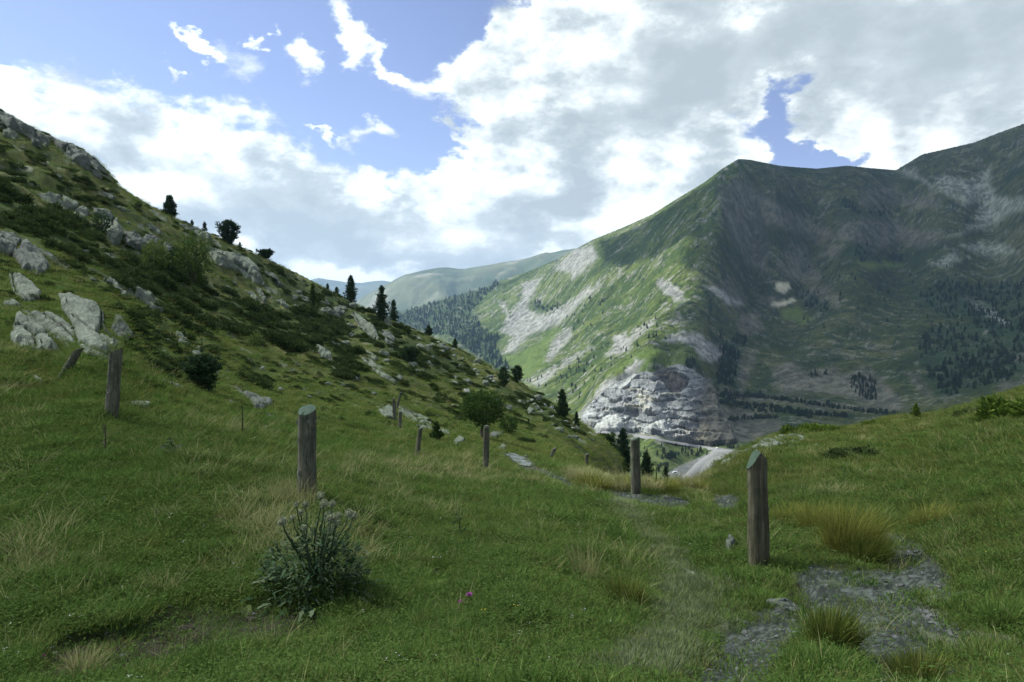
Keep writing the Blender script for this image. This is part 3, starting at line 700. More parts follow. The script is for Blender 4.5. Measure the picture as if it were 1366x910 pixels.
R = rock
OUT = 'rock outcrops on the hillside'
ROCKS = [
 ('cracked_outcrop','large pale cracked slab rising behind the leaning post',[(76,392),(94,396),(111,404),(121,403),(130,409),(138,415),(138,427),(147,450),(160,461),(149,476),(144,485),(126,479),(108,469),(103,459),(101,444),(94,428),(82,414)],.22,0),
 ('cracked_outcrop','long tilted slab running down left of the leaning post',[(25,412),(44,417),(64,420),(82,424),(94,433),(101,444),(102,459),(91,468),(70,452),(53,437),(37,422)],.3,0),
 ('cracked_outcrop','broad grey split slab at the grass edge below the long tilted slab',[(12,450),(22,422),(32,425),(50,434),(66,450),(78,466),(82,474),(63,471),(44,468),(29,466),(18,462)],.3,0),
 ('pointed_boulder','pointed brown grey boulder just above the upright round post',[(146,444),(152,421),(161,425),(176,447),(180,453),(161,456)],.35,1),
 ('outcrop','blocky pale outcrop under the big dark boulder at the photo edge',[(10,366),(25,368),(40,378),(56,393),(53,402),(33,404),(18,393)],.3,0),
 ('small_outcrop','low pale rock hump between blocky outcrop and long tilted slab',[(3,400),(13,398),(25,406),(30,411),(5,408)],.3,0),
 ('boulder','big dark round topped boulder cut by the left photo edge',[(-12,311),(10,310),(25,315),(43,330),(66,356),(63,363),(50,368),(30,361),(15,343),(-12,336)],.3,1),
 ('rock_ledge','narrow sloping ledge right beside the big dark boulder',[(38,328),(56,335),(76,345),(93,358),(88,362),(68,350)],.4,1),
 ('rock_ledge','long ledge among junipers with a pale bulging lower end',[(129,368),(147,376),(167,388),(182,387),(202,394),(215,409),(220,419),(207,416),(192,404),(162,393)],.35,0),
 ('outcrop','tall knobbly outcrop with a dark shrub on its left',[(120,278),(131,281),(146,283),(154,294),(163,311),(161,326),(151,331),(141,320),(137,301),(129,287)],.35,0),
 ('boulder','rounded grey boulder, lower left of the boulder cluster',[(163,324),(167,313),(176,310),(186,316),(193,329),(191,337),(177,334)],.45,1),
 ('boulder','rounded boulder, middle of the cluster above the pale green bush',[(189,316),(200,314),(213,321),(214,333),(206,338),(196,329)],.45,1),
 ('boulder','tapering boulder at the right end of the boulder cluster',[(217,324),(229,329),(234,336),(230,343),(226,347),(219,339)],.45,1),
 ('boulder','dark flat boulder on top of the boulder cluster',[(176,306),(183,300),(190,300),(200,313),(189,314),(180,311)],.4,1),
 ('rock_ledge','pale slanting slab at the upper right of the boulder cluster',[(193,299),(201,298),(211,307),(220,315),(211,314),(200,307)],.35,0),
 ('rock_ledge','long pale ledge just below the skyline beside the tall leafy bush',[(229,293),(241,299),(260,306),(281,317),(283,323),(276,324),(257,313),(239,301)],.35,0),
 ('craggy_outcrop','wide fluted rock face below the round topped skyline pine',[(272,330),(285,333),(300,335),(318,340),(340,353),(348,366),(355,383),(338,378),(315,363),(300,360),(285,352)],.25,0),
 ('outcrop','low dark outcrop off the right end of the fluted rock face',[(351,361),(366,366),(378,383),(371,382)],.35,1),
 ('boulder','wide squarish boulder high on the slope under the crest',[(48,261),(63,259),(83,261),(104,272),(106,279),(83,284),(68,279)],.35,0),
 ('boulder','small round boulder touching the wide squarish boulder',[(96,282),(109,277),(119,284),(116,292),(101,292)],.45,0),
 ('outcrop','pale outcrop highest up at the crest near the photo edge',[(2,175),(15,170),(25,181),(20,188),(5,183)],.3,0),
 ('rock_ledge','dark slanting ledge along the crest of the hill',[(33,176),(50,184),(56,201),(44,194)],.3,1),
 ('rock_ledge','dark crag on the steep shoulder of the crest',[(60,182),(84,192),(110,208),(128,224),(118,228),(90,212)],.3,1),
 ('crag','dark rocky crag forming the skyline at the left photo edge',[(-20,146),(0,150),(40,169),(74,187),(60,197),(20,176),(-20,166)],.18,1),
 ('crag','dark rocky crag forming the steep shoulder of the skyline',[(84,191),(100,197),(124,211),(143,230),(150,244),(134,240),(110,220),(88,204)],.18,1),
 ('flat_rock','flat pale rock alone in grass above the squarish boulder',[(33,244),(53,247),(43,249)],.4,0),
 ('flat_rock','flat pale rock under the steep crag of the crest',[(93,248),(109,254),(101,254)],.4,0),
 ('rock_ledge','thin pale ledge pointing to the twin topped skyline pine',[(149,273),(177,283),(162,282)],.4,0),
 ('outcrop','dark mottled outcrop left below the skyline shoulder',[(134,255),(157,264),(150,268),(138,262)],.35,1),
 ('outcrop','first of the pale ribs under the fluted rock face',[(327,388),(338,391),(344,401),(340,404)],.35,0),
 ('outcrop','widest of the pale ribs under the fluted rock face',[(339,385),(348,387),(357,404),(351,404)],.35,0),
 ('outcrop','double pale rib left above the thin upright conifer',[(367,401),(378,401),(387,412),(381,412)],.35,0),
 ('outcrop','slanted pale rib just left of the thin upright conifer',[(390,406),(401,410),(406,421),(399,418)],.35,0),
 ('outcrop','pale rock at the lower left corner of the fluted face',[(305,376),(313,376),(321,388),(315,387)],.35,0),
 ('outcrop','small pale rock at the foot of the thin upright conifer',[(410,420),(418,423),(418,426),(413,427)],.4,0),
 ('craggy_outcrop','long broken rock face slanting below the pair of pines',[(468,419),(474,418),(487,429),(500,439),(506,454),(492,449),(479,437)],.25,0),
 ('outcrop','grey outcrop below the single pointed skyline pine',[(442,414),(454,407),(464,410),(459,419),(449,420)],.35,1),
 ('outcrop','dark leaning block at the right end of the broken rock face',[(506,439),(517,442),(528,453),(526,464),(515,459)],.35,1),
 ('rock_ledge','upper pale band above the long striped ledge',[(477,467),(492,469),(505,479),(500,482),(487,474)],.3,0),
 ('rock_ledge','long striped ledge running down the middle of the slope',[(482,477),(495,479),(510,495),(533,510),(527,514),(510,505),(495,492)],.3,0),
 ('outcrop','wedge shaped pale rock left of the dark juniper below the conifer',[(418,462),(428,462),(442,477),(443,485),(429,478)],.35,0),
 ('outcrop','small upright grey rock below the wedge shaped rock',[(473,495),(481,505),(479,509),(469,510)],.4,1),
 ('boulder','pale boulder behind the pair of thin old posts',[(502,548),(517,542),(525,546),(527,560),(512,558)],.4,0),
 ('outcrop','row of pale humps right of the pair of thin old posts',[(531,547),(542,546),(557,553),(578,563),(575,568),(557,566),(540,558)],.4,0),
 ('outcrop','pale flat topped rock behind the small tilted post',[(555,567),(578,567),(600,576),(600,581),(583,575),(562,574)],.4,0),
 ('boulder','pale rounded rock between tilted post and small round tree',[(604,589),(613,582),(622,586),(618,591),(608,595)],.4,0),
 ('boulder','grey boulder under the small round tree',[(653,578),(665,575),(673,575),(670,580),(661,586),(653,584)],.4,1),
 ('flat_rock','flat grey rock at the head of the puddle',[(664,597),(672,593),(676,599),(666,601)],.4,0),
 ('outcrop','large grey green flat rock in the meadow left of the capped post',[(304,513),(318,519),(322,518),(341,527),(363,534),(364,543),(352,550),(339,547),(328,534)],.3,1),
 ('outcrop','low grey rock just below the large grey green flat rock',[(352,553),(367,552),(382,564),(375,568),(361,561)],.35,1),
 ('flat_rock','bright flat stone in grass left of the capped post',[(349,570),(362,570),(376,577),(366,577)],.45,2),
 ('outcrop','low grey rock at the left foot of the grey green flat rock',[(298,533),(307,532),(319,539),(312,543),(298,541)],.35,1),
 ('flat_rock','pale stone touching the capped post on its left side',[(382,569),(389,569),(397,576),(392,578)],.45,2),
 ('flat_rock','long pale stone in front of the young pine',[(210,508),(222,507),(246,522),(228,520)],.4,2),
 ('stone','square pale stone above the long stone by the young pine',[(211,497),(220,496),(220,501),(213,502)],.45,2),
 ('stone','pale stone beside the square one near the young pine',[(222,504),(238,504),(230,508)],.4,2),
 ('flat_rock','flat oval pale stone at the foot of the upright round post',[(156,534),(166,532),(180,534),(202,541),(197,545),(162,541)],.45,2),
 ('flat_rock','tilted pale stone in the grass below the leaning post',[(35,502),(44,501),(58,512),(51,513)],.4,2),
 ('outcrop','slanted grey rock directly behind the young pine',[(255,469),(265,469),(278,487),(270,486)],.35,0),
 ('outcrop','pale broken rock half hidden in juniper up from the young pine',[(233,442),(240,444),(253,458),(240,458)],.35,0),
 ('rocky_rim','long grey broken rim along the edge of the meadow bank',[(948,622),(960,612),(978,599),(1005,590),(1031,578),(1060,577),(1079,585),(1049,593),(1013,598),(993,606),(972,622)],.16,0),
 ('flat_rock','flat pale rock left of the pointed post under the rim',[(975,638),(993,635),(984,644)],.45,2),
 ('stone','grey angular stone at the left foot of the pointed post',[(966,734),(978,718),(991,717),(988,732),(973,739)],.5,1),
 ('stone','pale stone in short grass below the angular stone',[(910,763),(915,759),(938,767),(930,771),(915,771)],.4,2),
 ('flat_rock','thin flat slab by the wet path behind the pointed post',[(928,675),(933,674),(948,684),(944,686)],.4,1),
 ('stone','tilted pale stone left of the mossy topped post',[(804,648),(812,638),(816,641),(808,650)],.5,2),
 ('stone','small bright stone on the slope above the round tree',[(618,520),(626,519),(629,525),(621,525)],.45,2),
]
MS = [mat_rock, mat_rock2, mat_pale, mat_wetstone]
for i, (nm, lb, pl, bl, mi) in enumerate(ROCKS):
    if nm in ('stone', 'flat_rock'): bl *= 1.5
    R(nm, lb, pl, bl, MS[mi], OUT if nm in ('outcrop', 'rock_ledge', 'boulder', 'cracked_outcrop', 'craggy_outcrop', 'small_outcrop') else None, seed=50 + 13 * i)

# loose stones: a few lumpy shapes, copied ---------------------------------
def lump_mesh(seed, mat, flat=.55, sub=2, name='stone'):
    import bmesh
    bm = bmesh.new(); bmesh.ops.create_icosphere(bm, subdivisions=sub, radius=1)
    V = np.array([v.co[:] for v in bm.verts]); rg = np.random.default_rng(seed)
    for _ in range(9):
        n = rg.normal(size=3); n /= np.linalg.norm(n); c = rg.uniform(.5, .85)
        d = V @ n; V -= np.maximum(d - c, 0)[:, None] * n
    V *= np.array([1, rg.uniform(.6, .9), flat]); V += .05 * rg.normal(size=V.shape)
    Fc = [[v.index for v in f.verts] for f in bm.faces]; bm.free()
    me = bpy.data.meshes.new(name); me.from_pydata([tuple(v) for v in V], [], Fc); me.materials.append(mat); return me
LUMPS = [[lump_mesh(900 + 10 * j + k, m) for k in range(4)] for j, m in enumerate(MS)]
def loose(name, label, group, pts, size, mi, tilt=.3):
    for (x, y, z), s in zip(pts, size):
        o = bpy.data.objects.new(name, LUMPS[mi][RNG.integers(4)]); C.objects.link(o)
        o.location = (x, y, z + .12 * s); o.scale = (s, s, s)
        o.rotation_euler = (RNG.uniform(-tilt, tilt), RNG.uniform(-tilt, tilt), RNG.uniform(0, 6.28))
        tag(o, label, 'stone', group)
def pix_region(poly, n, field=None):
    P = np.array(poly, float); out = []
    while len(out) < n:
        x = RNG.uniform(P[:, 0].min(), P[:, 0].max(), n * 3); y = RNG.uniform(P[:, 1].min(), P[:, 1].max(), n * 3)
        k = poly_sd(poly, x, y) > 0; out += list(zip(x[k], y[k]))
    out = np.array(out[:n]); return out
def stones_in(name, label, group, poly, n, smin, smax, mi):
    q = pix_region(poly, n); h, ok = G.hit(q[:, 0], q[:, 1]); h = h[ok]; d = np.hypot(h[:, 0], h[:, 1])
    loose(name, label, group, h, RNG.uniform(smin, smax, len(h)) ** 1.0 * d / F, mi)
stones_in('slope_rock', 'small pale rock among low shrubs on the far hillside below the ridge pines', 'pale rocks scattered on the ridge', [(380,385),(470,405),(560,445),(640,480),(720,530),(790,585),(740,585),(650,540),(560,520),(450,470)], 95, 2, 10, 0)
stones_in('slope_rock', 'small pale rock along the skyline edge of the hill', 'pale rocks along the skyline edge', [(530,425),(600,458),(700,516),(770,562),(800,590),(780,590),(700,535),(600,475),(540,445)], 40, 1.5, 5, 2)
stones_in('slope_rock', 'small grey rock among junipers on the steep upper hill', 'grey rocks on the upper hill', [(0,170),(80,200),(200,285),(300,330),(280,400),(120,380),(0,300)], 60, 1.5, 7, 0)
stones_in('meadow_stone', 'small pale stone half sunk in the meadow grass', 'small stones in the meadow', [(0,480),(300,500),(560,560),(640,590),(560,640),(300,620),(100,560),(0,560)], 24, 1.2, 3, 2)
stones_in('meadow_stone', 'small pale stone in the grass of the bank behind the pointed post', 'small stones on the grassy bank', [(1040,600),(1366,560),(1366,760),(1200,680),(1060,640)], 18, 1.2, 3, 2)
stones_in('meadow_stone', 'small stone beside the wet path below the puddle', 'stones along the wet path', [(640,590),(700,600),(800,640),(980,660),(980,690),(850,670),(690,640)], 34, 1.2, 4, 0)
for g in GRAVEL:
    stones_in('gravel_stone', 'loose dark grey stone on the gravel path', 'loose stones on the gravel path', g, 66, 1.2, 5.5, 3)
stones_in('meadow_stone', 'small stone on the bare dark soil near the thistle', 'stones on the bare soil', SOIL[0], 16, 2, 5, 3)
stones_in('slope_rock', 'grey angular rock lying on the lower slope above the old posts', 'rocks on the lower slope', [(200,440),(330,470),(480,500),(600,560),(640,590),(540,560),(400,530),(250,510),(180,480)], 45, 2, 8, 0)
# broken blocks along the rim of the bank
stones_in('rim_block', 'broken grey block on the rocky rim of the bank', 'broken blocks along the rim', [(945,622),(975,600),(1030,578),(1075,580),(1060,596),(1000,604),(965,628)], 40, 3, 9, 0)

# puddle -------------------------------------------------------------------
mw, Tw, ow = new_mat('puddle water')
pw = Tw.n('ShaderNodeNewGeometry').outputs['Position']
nw = Tw.noise(pw, 5, 4, .6).outputs['Fac']
pb = bsdf(Tw, ow, (.05, .055, .055), .12, nw, .25, .03, .6)
def sheet(name, poly, lift, mat, n=40, seed=0, amp=2.0):
    P = np.array(poly, float); lo, hi = P.min(0), P.max(0)
    gx, gy = np.meshgrid(np.linspace(lo[0], hi[0], n), np.linspace(lo[1], hi[1], n), indexing='ij')
    ins = poly_sd(poly, gx + amp * fbm(gx / 9, gy / 5, seed, 3), gy + amp * .5 * fbm(gx / 9, gy / 5, seed + 4, 3)) > 0
    H, ok = G.hit(gx.ravel(), gy.ravel()); H[:, 2] += lift
    idx = np.arange(n * n).reshape(n, n)
    al = ins[:-1, :-1] & ins[1:, 1:] & ins[1:, :-1] & ins[:-1, 1:]
    Q = np.stack([idx[:-1, :-1], idx[:-1, 1:], idx[1:, 1:], idx[1:, :-1]], -1)[al]
    u, inv = np.unique(Q.ravel(), return_inverse=True)
    return mesh_obj(name, H[u], inv.reshape(-1, 4), mat, smooth=True)
pud = sheet('water', [(672,606),(682,604),(690,607),(700,611),(712,619),(706,624),(694,622),(686,617),(680,612)], .03, mw, 50, 3, 3)
tag(pud, kind='structure')

# ================================================================ fence posts
mp, Tp, op = new_mat('weathered wood')
obc = Tp.n('ShaderNodeTexCoord').outputs['Object']
gr = Tp.noise(Tp.n('ShaderNodeMapping', None, Vector=obc, Scale=(26, 26, 1.6)).outputs[0], 1.6, 8, .7, .4).outputs['Fac']
bl = Tp.noise(obc, 3.2, 5, .6).outputs['Fac']
cw = Tp.ramp(gr, [(.3, (.022, .024, .017)), (.5, (.10, .10, .073)), (.72, (.21, .21, .16))])
cw = Tp.mixc(Tp.math('MULTIPLY', Tp.smooth(bl, .45, .65), .75), cw, (.045, .056, .036))
bsdf(Tp, op, cw, .92, gr, 1, .05, .1)
mat_wood = mp
mat_brownwood, Tb, ob_ = new_mat('brown wood')
obc = Tb.n('ShaderNodeTexCoord').outputs['Object']
gr = Tb.noise(Tb.n('ShaderNodeMapping', None, Vector=obc, Scale=(26, 26, 1.6)).outputs[0], 1.6, 8, .7, .4).outputs['Fac']
bl = Tb.noise(obc, 4.2, 5, .6).outputs['Fac']
cw = Tb.ramp(gr, [(.3, (.026, .023, .014)), (.5, (.092, .088, .056)), (.72, (.19, .178, .12))])
cw = Tb.mixc(Tb.math('MULTIPLY', Tb.smooth(bl, .45, .65), .6), cw, (.045, .05, .036))
bsdf(Tb, ob_, cw, .92, gr, 1, .05, .1)
mat_green = simple_mat('green paint', (.028, .05, .036), (.058, .085, .062), 14, .85, .01)
mat_knot = simple_mat('knot wood', (.05, .055, .05), (.17, .175, .16), 22, .9, .01)

def post(label, base, top, wpx, cap, knots=(), seed=0, mat=None, sides=22, dist=None, group='old wooden fence posts', lean_y=0.0):
    """base and top in photo pixels: the post stands where its foot meets the ground"""
    if dist is None:
        h, ok = G.hit([base[0]], [base[1]]); b = h[0]
    else:
        t = math.atan((base[0] - CX) / F); x, y = (base[0] - CX) / F * dist, dist; b = np.array([x, y, G.z(x, y)])
    d = b[1]
    Ht = (base[1] - top[1]) / F * d; lean = (top[0] - base[0]) / F * d; rad = wpx / 2 / F * d
    rg = np.random.default_rng(seed)
    root = empty('fence_post', b); tag(root, label, 'fence post', group)
    rings = 34; V = []; 
    ph = rg.uniform(0, 6.28, 4)
    below = .18
    for i in range(rings):
        t = -below / Ht + (1 + below / Ht) * i / (rings - 1)
        z = t * Ht
        for k in range(sides):
            a = 2 * PI * k / sides
            r = rad * (1 + .05 * math.sin(2 * a + ph[0]) + .05 * math.sin(3 * a + ph[1] + t * 1.5) + .03 * math.sin(t * 9 + ph[2]) + .018 * rg.normal())
            r *= 1.04 - .09 * t
            # a drying split down one side
            sp = math.exp(-((math.atan2(math.sin(a + 1.75 + .1 * math.sin(t * 4)), math.cos(a + 1.75 + .1 * math.sin(t * 4)))) / .13) ** 2)
            r *= 1 - .22 * sp * (t > .25)
            dx, dy = math.cos(a), math.sin(a)
            if cap == 'flat': cut = rad * .95 * (dy * .5 - .5 + .12 * dx)
            elif cap == 'point': cut = -rad * (1.7 * max(-dx + .05, 0) + .9 * max(dx - .15, 0))
            elif cap == 'round': cut = 0; r *= (.72 if i == rings - 1 else 1)
            else: cut = rad * (.4 * dx - .4)
            zz = min(z, Ht + cut)
            if i == rings - 1: zz = Ht + cut
            elif zz >= Ht + cut: zz = Ht + cut - .0006 * (rings - i)
            V.append((lean * t + r * math.cos(a), lean_y * t + r * math.sin(a), zz))
    Fc = []
    for i in range(rings - 1):
        for k in range(sides):
            a, b2 = i * sides + k, i * sides + (k + 1) % sides
            Fc.append((a, b2, b2 + sides, a + sides))
    # top: a fan of its own, painted or bare
    top0 = (rings - 1) * sides
    tv = [V[top0 + k] for k in range(sides)]; tc = np.mean(np.array(tv), 0)
    if cap == 'point': tc = tc + np.array([.1 * rad, 0, .95 * rad])
    inner = [tuple(np.array(v) * .55 + tc * .45 + np.array([0, 0, .01])) for v in tv]
    def topmesh(off):
        v = [(x, y, z + off) for x, y, z in tv] + [(x, y, z + off) for x, y, z in inner] + [tuple(tc + np.array([0, 0, off + .012]))]
        f = [(k, (k + 1) % sides, sides + (k + 1) % sides, sides + k) for k in range(sides)] + [(sides + k, sides + (k + 1) % sides, 2 * sides) for k in range(sides)]
        return v, f
    so_ = mesh_obj('shaft', V, Fc, mat or mat_wood, root, smooth=True)
    v, f = topmesh(.0015)
    green = cap in ('flat', 'point', 'green')
    if cap == 'point':
        # only the left bevel is painted
        fl = [q for q in f if np.mean([v[i][0] for i in q]) < tc[0] - .05 * rad]; fr = [q for q in f if q not in fl]
        mesh_obj('bare_bevel', v, fr, mat or mat_wood, root); e = mesh_obj('painted_bevel', v, fl, mat_green, root)
    else:
        e = mesh_obj('painted_top' if green else 'cut_top', v, f, mat_green if green else mat_knot, root)
    for (t, ang_, s) in knots:
        me = lump_mesh(int(rg.integers(1e6)), mat_knot, .9, 2, 'knot')
        k = bpy.data.objects.new('knot', me); C.objects.link(k); k.parent = root
        a = ang_; k.location = (lean * t + rad * .97 * math.cos(a), lean_y * t + rad * .97 * math.sin(a), t * Ht); k.scale = (s * rad, s * rad, s * rad * 1.3)
    return root
post('thick grey post with a flat green top behind the thistle', (409,663), (409,541), 25, 'flat', [(.83,-2.7,.2),(.83,-1.1,.2),(.82,-.2,.17),(.6,-2.9,.16),(.28,-2.2,.22),(.55,-.3,.12)], 1)
post('brown post with a pointed half green tip beside the gravel path', (1012,760), (1009,603), 25.5, 'point', [(.52,-.25,.2),(.82,-.9,.1),(.43,-.1,.16)], 2, mat_brownwood)
post('upright mossy topped post beside the wet path', (848,658), (847,583), 12.5, 'green', [(.3,-.5,.16),(.14,-2.2,.16)], 3)
post('upright round knotty post in front of the flat oval stone', (149,557), (155,465), 15.5, 'cut', [(.84,-2.0,.2),(.62,-2.4,.2),(.36,-1.9,.16),(.2,-2.6,.2)], 4)
post('grey post leaning far over to the right by the cracked slab', (79,491), (106,446), 11.5, 'cut', [(.5,-1.6,.2),(.25,-1.6,.2)], 5, dist=13.7)
post('dark post in front of the small round tree', (648,626), (649,568), 8.5, 'round', [(.6,-.4,.2)], 6)
post('thin tilted grey post in front of the flat topped rock', (556,608), (561,570), 6.5, 'cut', [(.5,-1.5,.2)], 7)
post('short thin post, front one of the three old posts', (533,572), (534,549), 5, 'round', (), 8)
post('thin bare post, left one of the three old posts', (527,561), (525,531), 4.6, 'cut', (), 9)
post('forked thin post leaning right behind the other two old posts', (529,545), (535,523), 3.4, 'cut', (), 10)
post('small pale post tilted right past the puddle', (735,611), (740,597), 5, 'cut', (), 11)
post('last small post down the slope beyond the puddle', (782,625), (783,605), 4.6, 'cut', (), 12)
# ================================================================ foliage builders
def quads(P, D, U, L, W):
    """leaf quads: centres P, long axis D, width axis U"""
    L = np.asarray(L)[:, None] / 2; W = np.asarray(W)[:, None] / 2
    V = np.stack([P - D * L, P + U * W, P + D * L, P - U * W], 1).reshape(-1, 3)
    return V, np.arange(len(V)).reshape(-1, 4)
def unit(v): return v / (np.linalg.norm(v, axis=-1, keepdims=True) + 1e-9)
def rand_dir(rg, n): return unit(rg.normal(size=(n, 3)))
def side_of(D, rg):
    return unit(np.cross(D, rand_dir(rg, len(D))))

def tube(pts, rad, sides=6):
    pts = np.array(pts, float); V = []; Fc = []
    for i, p in enumerate(pts):
        d = unit(pts[min(i + 1, len(pts) - 1)] - pts[max(i - 1, 0)])
        a = unit(np.cross(d, [.3, .9, .2] if abs(d[1]) < .9 else [1, 0, 0])); b = np.cross(d, a)
        for k in range(sides):
            t = 2 * PI * k / sides; V.append(p + rad[i] * (math.cos(t) * a + math.sin(t) * b))
    for i in range(len(pts) - 1):
        for k in range(sides):
            Fc.append((i * sides + k, i * sides + (k + 1) % sides, (i + 1) * sides + (k + 1) % sides, (i + 1) * sides + k))
    return V, Fc
def join(parts):
    V = []; Fc = []
    for v, f in parts:
        o = len(V); V += [tuple(x) for x in v]; Fc += [tuple(i + o for i in q) for q in f]
    return V, Fc
mat_pine = mat_leaf('pine needles', (.014, .034, .017), (.045, .075, .034), transl=.2, tint=.6)
mat_farpine = mat_leaf('far pine needles', (.013, .03, .015), (.042, .066, .028), transl=.1, tint=.4)
mat_jun = mat_leaf('juniper sprays', (.015, .030, .011), (.042, .064, .022), (.08, .105, .04), transl=.2, tint=.7)
mat_jun_y = mat_leaf('bright juniper sprays', (.022, .048, .010), (.075, .12, .02), (.11, .15, .03), transl=.25, tint=.8)
mat_leafy = mat_leaf('shrub leaves', (.03, .06, .014), (.06, .10, .025), (.085, .125, .04), transl=.35, tint=.7)
mat_dark_leaf = mat_leaf('dark tree leaves', (.016, .04, .012), (.04, .075, .02), (.06, .10, .03), transl=.3, tint=.75)
mat_yellow_leaf = mat_leaf('pale leaves', (.07, .11, .03), (.13, .17, .05), transl=.35, tint=.8)
mat_bark = simple_mat('bark', (.03, .027, .022), (.10, .09, .075), 9, .95, .02)
mat_thistle = mat_leaf('thistle leaves', (.018, .04, .018), (.048, .078, .04), (.11, .135, .085), transl=.2, tint=.9)
mat_head = mat_leaf('thistle heads', (.15, .17, .10), (.32, .34, .235), transl=.1, tint=.9)
mat_dry = mat_leaf('dry straw', (.13, .14, .055), (.26, .255, .12), (.36, .345, .19), transl=.3, tint=.6)
mat_grass = mat_leaf('grass blades', (.022, .052, .010), (.082, .142, .032), (.17, .21, .07), transl=.35, tint=.6)
mat_grass2 = mat_leaf('olive grass blades', (.04, .06, .012), (.115, .135, .036), (.20, .195, .08), transl=.35, tint=.6)
mat_greygrass = mat_leaf('trodden grass', (.07, .10, .045), (.125, .15, .075), (.185, .20, .12), transl=.3, tint=.5)

def pine_crown(h, w, seed, dens=1.0, bare=.12, shape='pine'):
    rg = np.random.default_rng(seed); Ps = []; Ds = []
    lv = int(13 * dens) + 5
    for i in range(lv):
        t = bare + (1 - bare) * (i + rg.uniform(-.3, .3)) / lv
        if shape == 'pine': R = w * (1 - t) ** .7 * min(1, .55 + t * 2.2)
        else: R = w * math.sqrt(max(0, 1 - ((t - .52) / .5) ** 2))
        R = R * rg.uniform(.62, 1.25) + .04 * w
        nb = int(rg.integers(5, 8))
        a0 = rg.uniform(0, 6.28)
        for k in range(nb):
            a = a0 + 2 * PI * k / nb + rg.uniform(-.35, .35); r = R * rg.uniform(.6, 1.12)
            m = int(5 + 9 * r / w * dens)
            s = rg.uniform(.2, 1, m) ** .7
            up = .28 * s ** 2 * r
            p = np.stack([np.cos(a) * s * r, np.sin(a) * s * r, t * h + up - .05 * h * s * (1 - t)], 1) + rg.normal(size=(m, 3)) * .06 * w
            d = unit(np.stack([np.cos(a) * np.ones(m), np.sin(a) * np.ones(m), .5 + .5 * s], 1) + rg.normal(size=(m, 3)) * .5)
            Ps.append(p); Ds.append(d)
    n = int(10 * dens); tt = rg.uniform(.9, 1.0, n)
    Ps.append(np.stack([rg.normal(size=n) * .03 * w, rg.normal(size=n) * .03 * w, tt * h], 1)); Ds.append(unit(np.tile([0, 0, 1.], (n, 1)) + rg.normal(size=(n, 3)) * .25))
    P = np.concatenate(Ps); D = np.concatenate(Ds)
    P = np.repeat(P, 3, 0) + rg.normal(size=(len(P) * 3, 3)) * .05 * w; D = unit(np.repeat(D, 3, 0) + rg.normal(size=(len(P), 3)) * .45)
    n = len(P); L = rg.uniform(.14, .30, n) * w / dens ** .4; return quads(P, D, side_of(D, rg), L, L * .42)
def trunk_mesh(h, r, seed, bend=.0):
    rg = np.random.default_rng(seed)
    t = np.linspace(0, 1, 7); pts = np.stack([bend * h * t ** 2 + .01 * h * rg.normal(size=7), .01 * h * rg.normal(size=7), t * h - .06 * h], 1)
    return tube(pts, r * (1.15 - .95 * t), 7)

def leaf_blob(rx, ry, rz, n, size, seed, carve=.35, flat=False, hollow=.35):
    """leaves through the volume of an uneven crown"""
    rg = np.random.default_rng(seed)
    d = rand_dir(rg, n * 2); 
    if flat: d[:, 2] = np.abs(d[:, 2])
    q = fbm(d[:, 0] * 2.1 + 3, d[:, 1] * 2.1 + d[:, 2] * 2.7, seed, 4)
    lim = 1 + carve * q * 1.6
    r = rg.uniform(hollow, 1, n * 2) ** .55 * lim
    p = d * r[:, None]
    g = fbm(p[:, 0] * 3 + p[:, 2] * 2, p[:, 1] * 3 - p[:, 2], seed + 7, 3) > -.12
    p = p[g][:n]; dd = d[g][:n]; m = len(p)
    P = p * np.array([rx, ry, rz])
    D = unit(dd * .7 + rg.normal(size=(m, 3)) * .6 + np.array([0, 0, .35]))
    L = size * rg.uniform(.6, 1.3, m)
    return quads(P, D, side_of(D, rg), L, L * .5)

def at_px(px, py, field=None, maxd=175):
    for k in range(60):
        h, ok = (field or G).hit([px], [py + k])
        if ok[0] and (field or h[0][1] < maxd): return h[0]
    return h[0]

def pine_tree(name, label, base, top_py, wpx, seed, group=None, shape='pine', dens=1.0, field=None, dist=None, link_mat=None, bare=.1, lean=0):
    if dist is None: b = at_px(base[0], base[1], field)
    else:
        x = (base[0] - CX) / F * dist; b = np.array([x, dist, (CY - base[1]) / F * dist])
    d = b[1]; h = (base[1] - top_py) / F * d; w = wpx / 2 / F * d
    root = empty(name, b); tag(root, label, 'tree', group)
    v, f = trunk_mesh(h * .9, max(.035 * h, .03), seed); mesh_obj('trunk', v, f, mat_bark, root, smooth=True)
    v, f = pine_crown(h, w, seed, dens, bare, shape); mesh_obj('crown', v, f, link_mat or mat_pine, root)
    return root
SK = 'pines along the hill skyline'
pine_tree('pine_tree', 'dark twin topped pine highest up on the hill skyline', (226,290), 261, 24, 11, SK, dens=1.2)
pine_tree('pine_tree', 'stout round topped dark pine alone on the hill skyline', (305,326), 295, 25, 12, SK, shape='round', dens=1.4, bare=.08)
pine_tree('small_pine', 'tiny pine on the skyline just left of the round topped pine', (273,308), 295, 9, 13, SK, dens=.5)
pine_tree('small_pine', 'tiniest pine sprig on the skyline right of the twin topped pine', (256,300), 292, 6, 14, SK, dens=.4)
pine_tree('small_pine', 'tiny sprig on the skyline right of the round topped pine', (320,330), 323, 6, 15, SK, dens=.4)
pine_tree('low_pine', 'low bushy pine lying on the skyline between the two pine groups', (354,345), 334, 20, 16, SK, shape='round', dens=.8)
pine_tree('small_pine', 'tiny pine sprig left of the single pointed pine', (437,384), 375, 7, 17, SK, dens=.4)
pine_tree('small_pine', 'small pine sprig close left of the single pointed pine', (449,391), 382, 8, 18, SK, dens=.4)
